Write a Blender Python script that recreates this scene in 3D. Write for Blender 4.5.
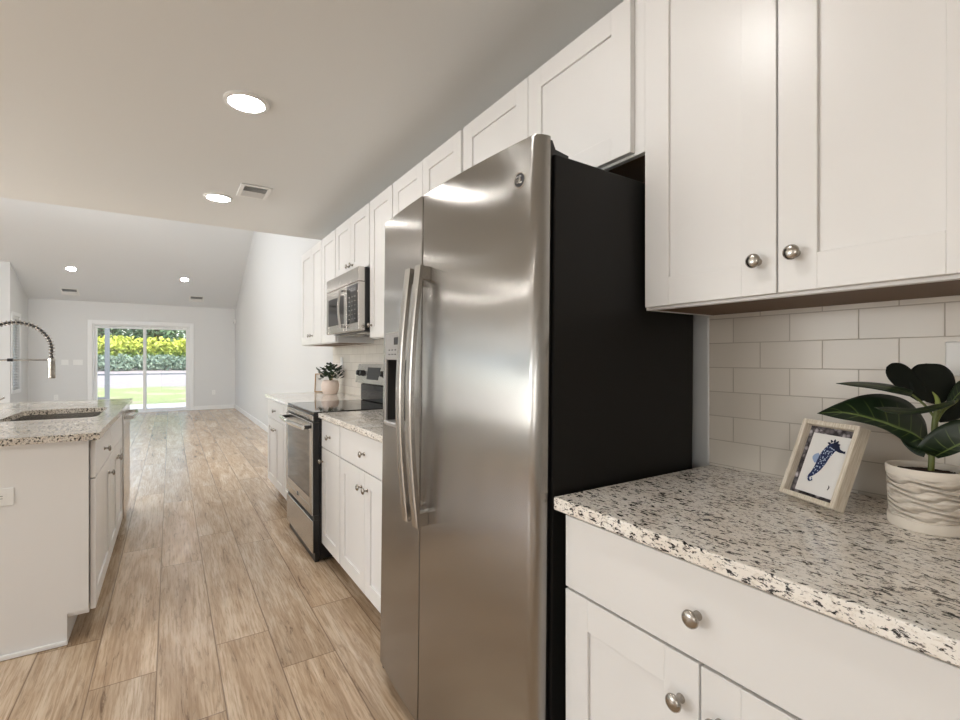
import bpy, bmesh, math, random
from mathutils import Vector, Matrix

for o in list(bpy.data.objects):
    bpy.data.objects.remove(o)
SC = bpy.context.scene
COL = SC.collection

# ------------------------------------------------------------------ camera
cd = bpy.data.cameras.new('camera')
cam = bpy.data.objects.new('camera', cd); COL.objects.link(cam)
cd.sensor_width = 36.0
cd.lens = 36.0 * 479.0 / 960.0
cd.clip_start = 0.02
cam.location = (0, 0, 1.2355)
PSI = 0.5745
cam.rotation_euler = (math.pi / 2, 0, -PSI)
SC.camera = cam

# ------------------------------------------------------------------ world, sun, exposure
SC.view_settings.view_transform = 'Standard'
SC.view_settings.look = 'None'
SC.view_settings.gamma = 1.0
SC.view_settings.use_curve_mapping = False
SC.view_settings.exposure = 0.0
SC.cycles.max_bounces = 10
SC.cycles.diffuse_bounces = 6
SC.cycles.glossy_bounces = 4
SC.cycles.transmission_bounces = 6
SC.cycles.transparent_max_bounces = 12
SC.cycles.sample_clamp_indirect = 6.0
SC.cycles.use_denoising = True

w = bpy.data.worlds.new('sky'); SC.world = w; w.use_nodes = True
nt = w.node_tree
bg = nt.nodes['Background']
sky = nt.nodes.new('ShaderNodeTexSky'); sky.sky_type = 'NISHITA'
sky.sun_disc = False; sky.sun_elevation = math.radians(48); sky.sun_rotation = math.radians(150)
sky.air_density = 1.0; sky.dust_density = 3.0
nt.links.new(sky.outputs[0], bg.inputs[0])
bg.inputs[1].default_value = 0.60

def light(name, kind, loc, energy, color=(1, 1, 1), rot=(0, 0, 0), size=None, size_y=None):
    d = bpy.data.lights.new(name, kind); d.energy = energy; d.color = color
    if kind == 'AREA':
        d.shape = 'RECTANGLE'; d.size = size; d.size_y = size_y
    o = bpy.data.objects.new(name, d); COL.objects.link(o)
    o.location = loc; o.rotation_euler = rot
    return o

s = light('sun', 'SUN', (0, 0, 20), 3.0, (1.0, 0.95, 0.86))
s.data.angle = 0.02
s.rotation_euler = Vector((-0.55, 0.55, -0.9)).to_track_quat('-Z', 'Y').to_euler()
# added fill lights, set at invented unseen windows and a skylight
H2 = math.pi / 2
UP = math.radians(22)
light('added_kitchen_fill', 'AREA', (-5.10, 2.8, 1.45), 82, (1.0, 0.99, 0.975), (0, -H2 - UP, 0), 1.3, 2.3)
light('added_back_fill', 'AREA', (-4.1, -2.50, 1.45), 58, (1.0, 0.985, 0.965), (H2 + UP, 0, 0), 1.6, 1.3)
lw = light('added_living_fill', 'AREA', (-5.08, 5.9, 1.9), 215, (0.86, 0.93, 1.0), (0, -H2 - math.radians(52), 0), 1.0, 1.6)  # added fill tilted up at the vault, at an invented window
lw.data.spread = math.radians(120)
sky_l = light('added_skylight_fill', 'AREA', (-1.9, 7.2, 3.41), 110, (0.92, 0.96, 1.0), (0, 0, 0), 3.0, 2.2)  # added fill for the far room, inside the invented skylight frame
sky_l.rotation_euler = Vector((0, 0.394, -1)).to_track_quat('-Z', 'Y').to_euler()
LAMP_E = 94.0
LAMP_COL = (1.0, 0.98, 0.95, 1)
LAMP_COL_FAR = (1.0, 0.97, 0.94, 1)

# ------------------------------------------------------------------ materials
def srgb(r, g, b):
    f = lambda c: (c / 255 / 12.92) if c / 255 <= 0.04045 else ((c / 255 + 0.055) / 1.055) ** 2.4
    return (f(r), f(g), f(b), 1)

def mat(name, col, rough=0.5, metal=0.0, **kw):
    m = bpy.data.materials.new(name); m.use_nodes = True
    b = m.node_tree.nodes['Principled BSDF']
    b.inputs['Base Color'].default_value = col
    b.inputs['Roughness'].default_value = rough
    b.inputs['Metallic'].default_value = metal
    for k, v in kw.items():
        b.inputs[k].default_value = v
    return m

class N:
    """small node helper"""
    def __init__(self, m):
        self.t = m.node_tree; self.b = self.t.nodes['Principled BSDF']
    def new(self, typ, **kw):
        n = self.t.nodes.new(typ)
        for k, v in kw.items(): setattr(n, k, v)
        return n
    def link(self, a, b): self.t.links.new(a, b)
    def put(self, sock, v):
        if hasattr(v, 'is_output'): self.link(v, sock)
        else: sock.default_value = v
    def math(self, op, a, b=0.0, c=None):
        n = self.new('ShaderNodeMath', operation=op)
        self.put(n.inputs[0], a); self.put(n.inputs[1], b)
        if c is not None: self.put(n.inputs[2], c)
        return n.outputs[0]
    def obj(self): return self.new('ShaderNodeTexCoord').outputs['Object']
    def sep(self, v):
        n = self.new('ShaderNodeSeparateXYZ'); self.link(v, n.inputs[0]); return n.outputs
    def comb(self, x, y, z):
        n = self.new('ShaderNodeCombineXYZ')
        for i, v in enumerate((x, y, z)): self.put(n.inputs[i], v)
        return n.outputs[0]
    def mapping(self, v, scale=(1, 1, 1), rot=(0, 0, 0), loc=(0, 0, 0)):
        n = self.new('ShaderNodeMapping'); self.link(v, n.inputs[0])
        n.inputs['Scale'].default_value = scale; n.inputs['Rotation'].default_value = rot; n.inputs['Location'].default_value = loc
        return n.outputs[0]
    def noise(self, v, scale, detail=3, rough=0.5, out='Fac', dist=0.0):
        n = self.new('ShaderNodeTexNoise'); self.link(v, n.inputs['Vector'])
        n.inputs['Scale'].default_value = scale; n.inputs['Detail'].default_value = detail; n.inputs['Roughness'].default_value = rough
        n.inputs['Distortion'].default_value = dist
        return n.outputs[out]
    def ramp(self, f, stops, interp='LINEAR'):
        n = self.new('ShaderNodeValToRGB'); self.link(f, n.inputs[0])
        cr = n.color_ramp; cr.interpolation = interp
        while len(cr.elements) < len(stops): cr.elements.new(0.5)
        for e, (p, c) in zip(cr.elements, stops):
            e.position = p; e.color = c if not isinstance(c, (int, float)) else (c, c, c, 1)
        return n.outputs[0]
    def mix(self, f, a, b, mode='MIX'):
        n = self.new('ShaderNodeMix', data_type='RGBA', blend_type=mode)
        self.put(n.inputs[0], f); self.put(n.inputs[6], a); self.put(n.inputs[7], b)
        return n.outputs[2]
    def bump(self, h, strength=0.2, dist=0.01):
        n = self.new('ShaderNodeBump'); self.link(h, n.inputs['Height'])
        n.inputs['Strength'].default_value = strength; n.inputs['Distance'].default_value = dist
        self.link(n.outputs[0], self.b.inputs['Normal'])

def paint(name, col, rough, bump=0.05, scale=160, spec=None):
    m = mat(name, col, rough); n = N(m)
    n.bump(n.noise(n.obj(), scale, 3), bump, 0.002)
    if spec is not None: n.b.inputs['Specular IOR Level'].default_value = spec
    return m

M_WALL = paint('wall_paint', (0.70, 0.70, 0.69, 1), 0.6)
M_CEIL = paint('ceiling_paint', (0.775, 0.785, 0.775, 1), 0.75, 0.08, 90)
M_VAULT = paint('vault_paint', (0.78, 0.80, 0.81, 1), 0.75, 0.08, 90)
M_TRIM = paint('trim_paint', (0.82, 0.82, 0.81, 1), 0.35, 0.01)
M_CAB = paint('cabinet_white', (0.79, 0.78, 0.765, 1), 0.32, 0.012, 60)
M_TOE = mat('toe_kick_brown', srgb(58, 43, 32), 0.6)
M_WOODUNDER = mat('cabinet_underside_wood', srgb(104, 76, 50), 0.6)
M_STEEL = mat('stainless_steel', (0.58, 0.56, 0.53, 1), 0.24, 1.0)
M_CHROME = mat('polished_steel', (0.70, 0.69, 0.67, 1), 0.14, 1.0)
M_NICKEL = mat('brushed_nickel', (0.42, 0.39, 0.35, 1), 0.25, 1.0)
M_DKMETAL = mat('dark_metal', (0.08, 0.08, 0.085, 1), 0.35, 0.8)
M_BLACK = mat('black_plastic', (0.010, 0.010, 0.011, 1), 0.35)
M_FRSIDE = paint('fridge_side_black', (0.010, 0.009, 0.008, 1), 0.5, 0.10, 700, 0.22)
M_GLASSBLK = mat('black_glass', (0.008, 0.008, 0.009, 1), 0.06)
M_OVENGLASS = mat('oven_glass', (0.02, 0.025, 0.03, 1), 0.05)
M_GREY = mat('dispenser_grey', (0.035, 0.033, 0.031, 1), 0.4)
M_SILVER = mat('silver_plastic', (0.42, 0.41, 0.40, 1), 0.35, 0.3)
M_WHITEPL = mat('white_plastic', (0.82, 0.82, 0.80, 1), 0.35)
M_DISPLAY = mat('dark_display', (0.01, 0.012, 0.015, 1), 0.15)
M_MARK = mat('light_grey_marking', (0.5, 0.5, 0.5, 1), 0.5)
M_PAPER = mat('white_paper', (0.80, 0.78, 0.75, 1), 0.7)
M_INK = mat('ink_black', (0.02, 0.02, 0.025, 1), 0.7)
M_SLOT = mat('vent_dark', (0.012, 0.011, 0.010, 1), 0.8)
M_SOIL = paint('potting_soil', srgb(58, 40, 28), 0.95, 1.0, 140)
M_STEM = mat('green_stem', srgb(96, 104, 52), 0.5)
M_BUD = mat('pale_green_bud', srgb(128, 140, 70), 0.5)
M_LEAFSMALL = mat('small_leaf_green', srgb(34, 52, 30), 0.45)
M_POTPINK = mat('pale_ceramic', srgb(226, 208, 196), 0.45)
M_PORCH = mat('porch_grey_paint', srgb(112, 118, 124), 0.5)

def brushed():
    m = mat('brushed_fridge_steel', (0.385, 0.37, 0.35, 1), 0.30, 1.0); n = N(m)
    n.b.inputs['Anisotropic'].default_value = 0.97
    t = n.new('ShaderNodeTangent', direction_type='RADIAL', axis='Z')
    n.link(t.outputs[0], n.b.inputs['Tangent'])
    n.b.inputs['Anisotropic Rotation'].default_value = 0.0
    v = n.mapping(n.obj(), (900, 900, 3))
    f = n.noise(v, 1.0, 2)
    r = n.ramp(f, [(0.3, 0.235), (0.7, 0.25)])
    n.link(r, n.b.inputs['Roughness'])
    return m
M_FRIDGE = brushed()

def granite(name, light=(244, 240, 233), tint=(198, 188, 174), amount=0.0):
    m = mat(name, srgb(*light), 0.10); n = N(m)
    o = n.obj()
    v = n.mapping(o, (1.7, 0.75, 1.9), (0, 0, math.radians(14)))
    cloud = n.noise(o, 11, 4, 0.6)
    mid = n.noise(n.mapping(o, (1.3, 0.9, 1.5), (0, 0, 0.4), (3, 1, 2)), 80, 4, 0.65)
    fl = n.noise(v, 74, 5, 0.66, dist=0.4)
    fl2 = n.noise(n.mapping(o, (1.6, 0.8, 1.6), (0, 0, -0.2), (7, 3, 1)), 150, 3, 0.6, dist=0.3)
    base = n.mix(n.ramp(cloud, [(0.35, 0.0), (0.65, 1.0)]), srgb(*light), srgb(light[0] - 12, light[1] - 16, light[2] - 20))
    c1 = n.mix(n.ramp(mid, [(0.54, 0.0), (0.66, 0.7)]), base, srgb(*tint))
    sel = n.math('ADD', fl, n.math('MULTIPLY', n.math('SUBTRACT', cloud, 0.5), 0.14))
    c2 = n.mix(n.ramp(sel, [(0.560 - amount, 0.0), (0.585 - amount, 1.0)]), c1, srgb(30, 27, 26))
    c3 = n.mix(n.ramp(fl2, [(0.60, 0.0), (0.63, 0.85)]), c2, srgb(84, 74, 66))
    n.link(c3, n.b.inputs['Base Color'])
    return m
M_GRANITE = granite('granite')
M_GRANITE_ISLAND = granite('granite_island', (222, 215, 204), (150, 138, 124), 0.025)

def floor_mat():
    m = mat('plank_floor', srgb(170, 140, 110), 0.4); n = N(m)
    x, y, z = n.sep(n.obj())
    PW, PL = 0.2115, 1.52
    xs = n.math('DIVIDE', n.math('ADD', x, 0.044), PW)
    row = n.math('FLOOR', xs); fx = n.math('FRACT', xs)
    wn = n.new('ShaderNodeTexWhiteNoise', noise_dimensions='1D'); n.link(row, wn.inputs['W'])
    ys = n.math('ADD', n.math('DIVIDE', y, PL), n.math('MULTIPLY', wn.outputs[0], 3.0))
    pid = n.math('FLOOR', ys); fy = n.math('FRACT', ys)
    wn2 = n.new('ShaderNodeTexWhiteNoise', noise_dimensions='2D'); n.link(n.comb(row, pid, 0), wn2.inputs['Vector'])
    rnd = wn2.outputs[0]
    ex = n.math('MULTIPLY', n.math('MINIMUM', fx, n.math('SUBTRACT', 1.0, fx)), PW)
    ey = n.math('MULTIPLY', n.math('MINIMUM', fy, n.math('SUBTRACT', 1.0, fy)), PL)
    edge = n.math('MINIMUM', ex, ey)
    seam = n.ramp(edge, [(0.0004, 0.0), (0.0019, 1.0)])
    off = n.math('MULTIPLY', rnd, 37.0)
    gv = n.comb(n.math('ADD', n.math('MULTIPLY', x, 9.0), off), n.math('MULTIPLY', y, 1.1), off)
    g1 = n.noise(gv, 1.0, 5, 0.6, dist=1.2)
    gv2 = n.comb(n.math('ADD', n.math('MULTIPLY', x, 120.0), off), n.math('MULTIPLY', y, 5.0), off)
    g2 = n.noise(gv2, 1.0, 4, 0.7)
    gv3 = n.comb(n.math('ADD', n.math('MULTIPLY', x, 46.0), off), n.math('MULTIPLY', y, 4.2), n.math('ADD', off, 5.0))
    g3 = n.noise(gv3, 1.0, 5, 0.68, dist=1.2)
    gv4 = n.comb(n.math('ADD', n.math('MULTIPLY', x, 22.0), off), n.math('MULTIPLY', y, 5.0), n.math('ADD', off, 9.0))
    g4 = n.noise(gv4, 1.0, 2, 0.5)
    c = n.ramp(g1, [(0.28, srgb(172, 146, 118)), (0.5, srgb(205, 181, 153)), (0.72, srgb(228, 210, 186))])
    c = n.mix(n.ramp(g2, [(0.38, 0.65), (0.56, 0.0)]), c, srgb(154, 124, 94))
    msk = n.ramp(g1, [(0.36, 1.0), (0.60, 0.15)])
    c = n.mix(n.math('MULTIPLY', n.ramp(g3, [(0.54, 0.0), (0.66, 0.85)]), msk), c, srgb(96, 70, 48))
    val = n.ramp(rnd, [(0.0, 0.84), (1.0, 1.08)])
    c = n.mix(1.0, c, val, 'MULTIPLY')
    c = n.mix(seam, srgb(112, 88, 66), c)
    n.link(c, n.b.inputs['Base Color'])
    r = n.ramp(g2, [(0.3, 0.26), (0.7, 0.18)])
    n.link(r, n.b.inputs['Roughness'])
    h = n.math('ADD', n.math('MULTIPLY', seam, 0.5), n.math('ADD', n.math('MULTIPLY', g2, 0.25), n.math('ADD', n.math('MULTIPLY', g3, 0.3), n.math('MULTIPLY', g4, 1.3))))
    n.bump(h, 0.28, 0.004)
    return m
M_FLOOR = floor_mat()

def tile_mat():
    m = mat('subway_tile', srgb(226, 220, 210), 0.16); n = N(m)
    x, y, z = n.sep(n.obj())
    v = n.comb(n.math('SUBTRACT', y, 0.0145), n.math('SUBTRACT', z, 0.0399), 0.0)
    b = n.new('ShaderNodeTexBrick'); n.link(v, b.inputs['Vector'])
    b.offset = 0.5; b.offset_frequency = 2; b.squash = 1.0
    b.inputs['Color1'].default_value = srgb(224, 217, 206); b.inputs['Color2'].default_value = srgb(214, 207, 196)
    b.inputs['Mortar'].default_value = srgb(186, 177, 165)
    b.inputs['Scale'].default_value = 1.0; b.inputs['Mortar Size'].default_value = 0.0014
    b.inputs['Mortar Smooth'].default_value = 0.3; b.inputs['Brick Width'].default_value = 0.1535
    b.inputs['Row Height'].default_value = 0.0733; b.inputs['Bias'].default_value = 0.0
    n.link(b.outputs['Color'], n.b.inputs['Base Color'])
    inv = n.math('SUBTRACT', 1.0, b.outputs['Fac'])
    wav = n.noise(n.obj(), 9, 2)
    n.bump(n.math('ADD', inv, n.math('MULTIPLY', wav, 1.2)), 0.35, 0.003)
    n.link(n.ramp(b.outputs['Fac'], [(0, 0.30), (1, 0.8)]), n.b.inputs['Roughness'])
    return m
M_TILE = tile_mat()

def leaf_mat():
    m = mat('rubber_leaf', srgb(26, 46, 24), 0.42); n = N(m)
    uv = n.new('ShaderNodeUVMap').outputs[0]
    u, v, _ = n.sep(uv)                                    # u along the leaf, v 0..1 across, midrib at .5
    d = n.math('ABSOLUTE', n.math('SUBTRACT', v, 0.5))
    mid = n.ramp(d, [(0.018, 1.0), (0.04, 0.0)])
    k = n.math('FRACT', n.math('SUBTRACT', n.math('MULTIPLY', u, 8.0), n.math('MULTIPLY', d, 2.0)))
    side = n.ramp(n.math('ABSOLUTE', n.math('SUBTRACT', k, 0.5)), [(0.03, 0.55), (0.07, 0.0)])
    side = n.math('MULTIPLY', side, n.ramp(d, [(0.26, 1.0), (0.42, 0.0)]))
    nz = n.noise(n.obj(), 30, 3)
    base = n.mix(nz, srgb(16, 30, 16), srgb(28, 48, 25))
    c = n.mix(n.math('MAXIMUM', mid, side), base, srgb(98, 116, 62))
    n.link(c, n.b.inputs['Base Color'])
    return m
M_LEAF = leaf_mat()
M_LEAFDARK = mat('young_leaf_dark', srgb(16, 22, 15), 0.6, 0.0, **{'Specular IOR Level': 0.2})

def pot_mat():
    m = mat('ribbed_pot', srgb(206, 196, 182), 0.75); n = N(m)
    o = n.obj(); x, y, z = n.sep(o)
    ang = n.math('ARCTAN2', y, x)
    wob = n.math('MULTIPLY', n.math('SINE', n.math('ADD', n.math('MULTIPLY', ang, 5.0), n.math('MULTIPLY', z, 160.0))), 0.0035)
    ph = n.math('MULTIPLY', n.math('ADD', z, wob), 2 * math.pi / 0.0125)
    h = n.math('ABSOLUTE', n.math('SINE', n.math('MULTIPLY', ph, 0.5)))
    zone = n.ramp(z, [(0.020, 0.0), (0.024, 1.0), (0.096, 1.0), (0.100, 0.0)])
    nz = n.noise(n.mapping(o, (1, 1, 6)), 40, 4)
    c = n.mix(n.math('MULTIPLY', n.ramp(nz, [(0.4, 0.0), (0.7, 0.8)]), zone), srgb(222, 213, 200), srgb(176, 160, 142))
    n.link(c, n.b.inputs['Base Color'])
    n.bump(n.math('MULTIPLY', h, zone), 0.9, 0.006)
    return m
M_POT = pot_mat()

def wood_frame():
    m = mat('whitewashed_wood', srgb(205, 190, 168), 0.65); n = N(m)
    g = n.noise(n.mapping(n.obj(), (160, 160, 9)), 3.0, 4)
    n.link(n.ramp(g, [(0.35, srgb(202, 188, 166)), (0.65, srgb(228, 219, 204))]), n.b.inputs['Base Color'])
    return m
M_FRAME = wood_frame()

def pebble():
    m = mat('pebble_backing', srgb(120, 110, 112), 0.6); n = N(m)
    v = n.new('ShaderNodeTexVoronoi'); n.link(n.obj(), v.inputs['Vector']); v.inputs['Scale'].default_value = 85
    r = n.ramp(v.outputs['Distance'], [(0.25, srgb(196, 188, 192)), (0.75, srgb(44, 38, 44))])
    n.link(n.mix(n.ramp(n.sep(v.outputs['Color'])[0], [(0.35, 0.0), (0.45, 0.75)]), r, srgb(40, 34, 38)), n.b.inputs['Base Color'])
    return m
M_PEBBLE = pebble()

def seahorse_ink():
    m = mat('blue_ink', srgb(28, 42, 84), 0.7); n = N(m)
    v = n.new('ShaderNodeTexVoronoi'); n.link(n.obj(), v.inputs['Vector']); v.inputs['Scale'].default_value = 240
    n.link(n.ramp(v.outputs['Distance'], [(0.28, srgb(190, 202, 222)), (0.42, srgb(26, 40, 82))]), n.b.inputs['Base Color'])
    return m
M_INKBLUE = seahorse_ink()
M_INKPALE = mat('pale_blue_ink', srgb(150, 168, 200), 0.7)
M_INKDARK = mat('navy_ink', srgb(20, 28, 58), 0.7)

def glass(name, refl=0.08):
    m = bpy.data.materials.new(name); m.use_nodes = True
    t = m.node_tree; t.nodes.remove(t.nodes['Principled BSDF']); out = t.nodes['Material Output']
    tr = t.nodes.new('ShaderNodeBsdfTransparent'); tr.inputs[0].default_value = (0.96, 0.98, 0.97, 1)
    gl = t.nodes.new('ShaderNodeBsdfGlossy'); gl.inputs['Roughness'].default_value = 0.02
    mx = t.nodes.new('ShaderNodeMixShader'); mx.inputs[0].default_value = refl
    t.links.new(tr.outputs[0], mx.inputs[1]); t.links.new(gl.outputs[0], mx.inputs[2]); t.links.new(mx.outputs[0], out.inputs[0])
    return m
M_GLASS = glass('window_glass')

def emit(name, col, e):
    m = bpy.data.materials.new(name); m.use_nodes = True
    b = m.node_tree.nodes['Principled BSDF']
    b.inputs['Base Color'].default_value = (0.8, 0.8, 0.8, 1)
    b.inputs['Emission Color'].default_value = col; b.inputs['Emission Strength'].default_value = e
    return m
M_LAMP = emit('lamp_warm', LAMP_COL, LAMP_E)
M_LAMPFAR = emit('lamp_neutral', LAMP_COL_FAR, LAMP_E * 0.58)

def grass():
    m = mat('grass', srgb(150, 160, 96), 0.9); n = N(m)
    x, y, z = n.sep(n.obj())
    a = n.noise(n.obj(), 0.7, 4); b2 = n.noise(n.obj(), 14, 4)
    g = n.mix(b2, srgb(128, 142, 84), srgb(168, 178, 124))
    g = n.mix(n.ramp(a, [(0.5, 0.0), (0.62, 0.8)]), g, srgb(176, 160, 140))
    road = n.ramp(n.math('ADD', y, n.math('MULTIPLY', a, 3.0)), [(0.0, 0.0), (1.0, 1.0)])
    rr = n.new('ShaderNodeMapRange'); n.link(n.math('ADD', y, n.math('MULTIPLY', a, 3.0)), rr.inputs[0])
    rr.inputs[1].default_value = 26.6; rr.inputs[2].default_value = 28.4
    c = n.mix(rr.outputs[0], g, n.mix(b2, srgb(150, 142, 142), srgb(178, 170, 170)))
    n.link(c, n.b.inputs['Base Color'])
    return m
M_GRASS = grass()
M_CONC = paint('porch_concrete', srgb(196, 194, 190), 0.8, 0.2, 40)

def foliage(name, dark, lightc):
    m = mat(name, srgb(*dark), 0.6); n = N(m)
    oi = n.new('ShaderNodeAttribute', attribute_name='tone')
    n.link(n.mix(oi.outputs['Fac'], srgb(*dark), srgb(*lightc)), n.b.inputs['Base Color'])
    n.b.inputs['Transmission Weight'].default_value = 0.0
    return m
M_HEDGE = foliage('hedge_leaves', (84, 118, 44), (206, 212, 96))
M_LOWHEDGE = foliage('shrub_leaves', (104, 126, 112), (150, 170, 152))
M_TREE = foliage('tree_leaves', (40, 72, 48), (112, 142, 100))
M_BARK = mat('bark', srgb(84, 70, 58), 0.9)

# ------------------------------------------------------------------ mesh helpers
ORIGIN = {}
class MB:
    def __init__(self): self.bm = bmesh.new()
    def _merge(self, b):
        me = bpy.data.meshes.new('tmp'); b.to_mesh(me); b.free()
        self.bm.from_mesh(me); bpy.data.meshes.remove(me); return self
    def box(self, x0, x1, y0, y1, z0, z1, bev=0.0, seg=1, rot=None):
        b = bmesh.new(); bmesh.ops.create_cube(b, size=1.0)
        sx, sy, sz = abs(x1 - x0), abs(y1 - y0), abs(z1 - z0)
        c = Vector(((x0 + x1) / 2, (y0 + y1) / 2, (z0 + z1) / 2))
        for v in b.verts: v.co = Vector((v.co.x * sx, v.co.y * sy, v.co.z * sz))
        if bev > 0:
            bmesh.ops.bevel(b, geom=list(b.edges), offset=min(bev, 0.45 * min(sx, sy, sz)), segments=seg, affect='EDGES', profile=0.5)
        for v in b.verts: v.co = (rot @ v.co if rot else v.co) + c
        return self._merge(b)
    def prism(self, pts, axis, a0, a1, bev=0.0, seg=2):
        """pts: 2-D outline; axis 'x': pts=(y,z); 'y': pts=(x,z); 'z': pts=(x,y)"""
        f = {'x': lambda p, a: (a, p[0], p[1]), 'y': lambda p, a: (p[0], a, p[1]), 'z': lambda p, a: (p[0], p[1], a)}[axis]
        b = bmesh.new(); n = len(pts)
        lo = [b.verts.new(f(p, a0)) for p in pts]; hi = [b.verts.new(f(p, a1)) for p in pts]
        f1 = b.faces.new(lo); f2 = b.faces.new(hi)
        for i in range(n): b.faces.new((lo[i], lo[(i + 1) % n], hi[(i + 1) % n], hi[i]))
        bmesh.ops.recalc_face_normals(b, faces=b.faces)
        if bev:
            es = set(f1.edges) | set(f2.edges)
            bmesh.ops.bevel(b, geom=list(es), offset=bev, segments=seg, affect='EDGES', profile=0.5)
        return self._merge(b)
    def lathe(self, prof, o=(0, 0, 0), axis=(0, 0, 1), seg=32):
        b = bmesh.new(); ax = Vector(axis).normalized()
        q = ax.to_track_quat('Z', 'Y'); o = Vector(o); rings = []
        for r, h in prof:
            if r < 1e-6: rings.append([b.verts.new(o + q @ Vector((0, 0, h)))])
            else: rings.append([b.verts.new(o + q @ Vector((r * math.cos(2 * math.pi * i / seg), r * math.sin(2 * math.pi * i / seg), h))) for i in range(seg)])
        for A, B in zip(rings, rings[1:]):
            for i in range(seg):
                j = (i + 1) % seg
                if len(A) == 1 and len(B) == 1: continue
                if len(A) == 1: b.faces.new((A[0], B[i], B[j]))
                elif len(B) == 1: b.faces.new((A[i], A[j], B[0]))
                else: b.faces.new((A[i], A[j], B[j], B[i]))
        for R in (rings[0], rings[-1]):
            if len(R) > 2: b.faces.new(R)
        bmesh.ops.recalc_face_normals(b, faces=b.faces)
        return self._merge(b)
    def tube(self, pts, r, seg=10):
        b = bmesh.new(); pts = [Vector(p) for p in pts]; n = len(pts)
        rs = r if isinstance(r, (list, tuple)) else [r] * n
        t = (pts[1] - pts[0]).normalized(); u = t.orthogonal().normalized(); rings = []
        for i in range(n):
            tt = (pts[min(i + 1, n - 1)] - pts[max(i - 1, 0)]).normalized()
            u = (u - tt * u.dot(tt)).normalized(); v = tt.cross(u)
            rings.append([b.verts.new(pts[i] + (u * math.cos(2 * math.pi * k / seg) + v * math.sin(2 * math.pi * k / seg)) * rs[i]) for k in range(seg)])
        for A, B in zip(rings, rings[1:]):
            for k in range(seg): b.faces.new((A[k], A[(k + 1) % seg], B[(k + 1) % seg], B[k]))
        b.faces.new(rings[0]); b.faces.new(rings[-1])
        bmesh.ops.recalc_face_normals(b, faces=b.faces)
        return self._merge(b)
    def sweep(self, path, sect):
        """path: list of points, sect: list of (du,dv) in world X / Y offsets (bars that run mostly along Z) or callable"""
        b = bmesh.new(); rings = []
        for p in path: rings.append([b.verts.new(Vector(p) + Vector(d)) for d in sect])
        n = len(sect)
        for A, B in zip(rings, rings[1:]):
            for k in range(n): b.faces.new((A[k], A[(k + 1) % n], B[(k + 1) % n], B[k]))
        b.faces.new(rings[0]); b.faces.new(rings[-1])
        bmesh.ops.recalc_face_normals(b, faces=b.faces)
        return self._merge(b)
    def frame_box(self, x0, x1, y0, y1, z0, z1, t, bev=0.002, axis='x'):
        """rectangular ring lying in the plane across the axis"""
        if axis == 'x':
            self.box(x0, x1, y0, y0 + t, z0, z1, bev); self.box(x0, x1, y1 - t, y1, z0, z1, bev)
            self.box(x0, x1, y0 + t, y1 - t, z0, z0 + t, bev); self.box(x0, x1, y0 + t, y1 - t, z1 - t, z1, bev)
        elif axis == 'y':
            self.box(x0, x0 + t, y0, y1, z0, z1, bev); self.box(x1 - t, x1, y0, y1, z0, z1, bev)
            self.box(x0 + t, x1 - t, y0, y1, z0, z0 + t, bev); self.box(x0 + t, x1 - t, y0, y1, z1 - t, z1, bev)
        else:
            self.box(x0, x0 + t, y0, y1, z0, z1, bev); self.box(x1 - t, x1, y0, y1, z0, z1, bev)
            self.box(x0 + t, x1 - t, y0, y0 + t, z0, z1, bev); self.box(x0 + t, x1 - t, y1 - t, y1, z0, z1, bev)
        return self
    def build(self, name, m, parent=None, smooth=False, origin=None, angle=35):
        me = bpy.data.meshes.new(name)
        o0 = Vector(ORIGIN[parent.name]) if parent else Vector(origin or (0, 0, 0))
        bmesh.ops.translate(self.bm, verts=self.bm.verts, vec=-o0)
        self.bm.to_mesh(me); self.bm.free()
        me.materials.append(m)
        if smooth:
            me.polygons.foreach_set('use_smooth', [True] * len(me.polygons))
            me.set_sharp_from_angle(angle=math.radians(angle))
        o = bpy.data.objects.new(name, me); COL.objects.link(o)
        if parent: o.parent = parent
        else: o.location = o0
        ORIGIN[o.name] = tuple(o0)
        return o

def empty(name, loc, label=None, cat=None, group=None, kind=None):
    o = bpy.data.objects.new(name, None); COL.objects.link(o); o.location = loc
    o.empty_display_size = 0.1
    ORIGIN[o.name] = tuple(loc)
    return tag(o, label, cat, group, kind)

def tag(o, label=None, cat=None, group=None, kind=None):
    if label: o['label'] = label
    if cat: o['category'] = cat
    if group: o['group'] = group
    if kind: o['kind'] = kind
    return o

def struct(o): o['kind'] = 'structure'; return o
B = lambda *a, **k: MB().box(*a, **k)

# camera-measured point: pixel + depth along the view axis -> world point (for the plant)
CS, SN = math.cos(PSI), math.sin(PSI)
def at(px, py, d):
    t = (px - 480) / 479.0
    u = t * d
    return Vector((u * CS + d * SN, d * CS - u * SN, 1.2355 - (py - 359.6) / 479.0 * d))

# ------------------------------------------------------------------ key planes
XW = 1.4074          # right wall
XD = 1.082           # front of upper doors
XB = 0.776           # front of base doors
XC = 0.757           # counter front edge
YE = 4.902           # end of the flat kitchen ceiling
YF = 13.738          # far wall
XL = -5.2            # left wall
XLN = -2.526         # far-left wall segment
YN = 12.376
YB = -2.6            # wall behind
ZC = 2.438
ZF = 2.545           # far wall height
SL = 0.394
YR = 9.3
ZR = ZF + SL * (YF - YR)
ZE = ZR - SL * (YR - YE)

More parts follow.
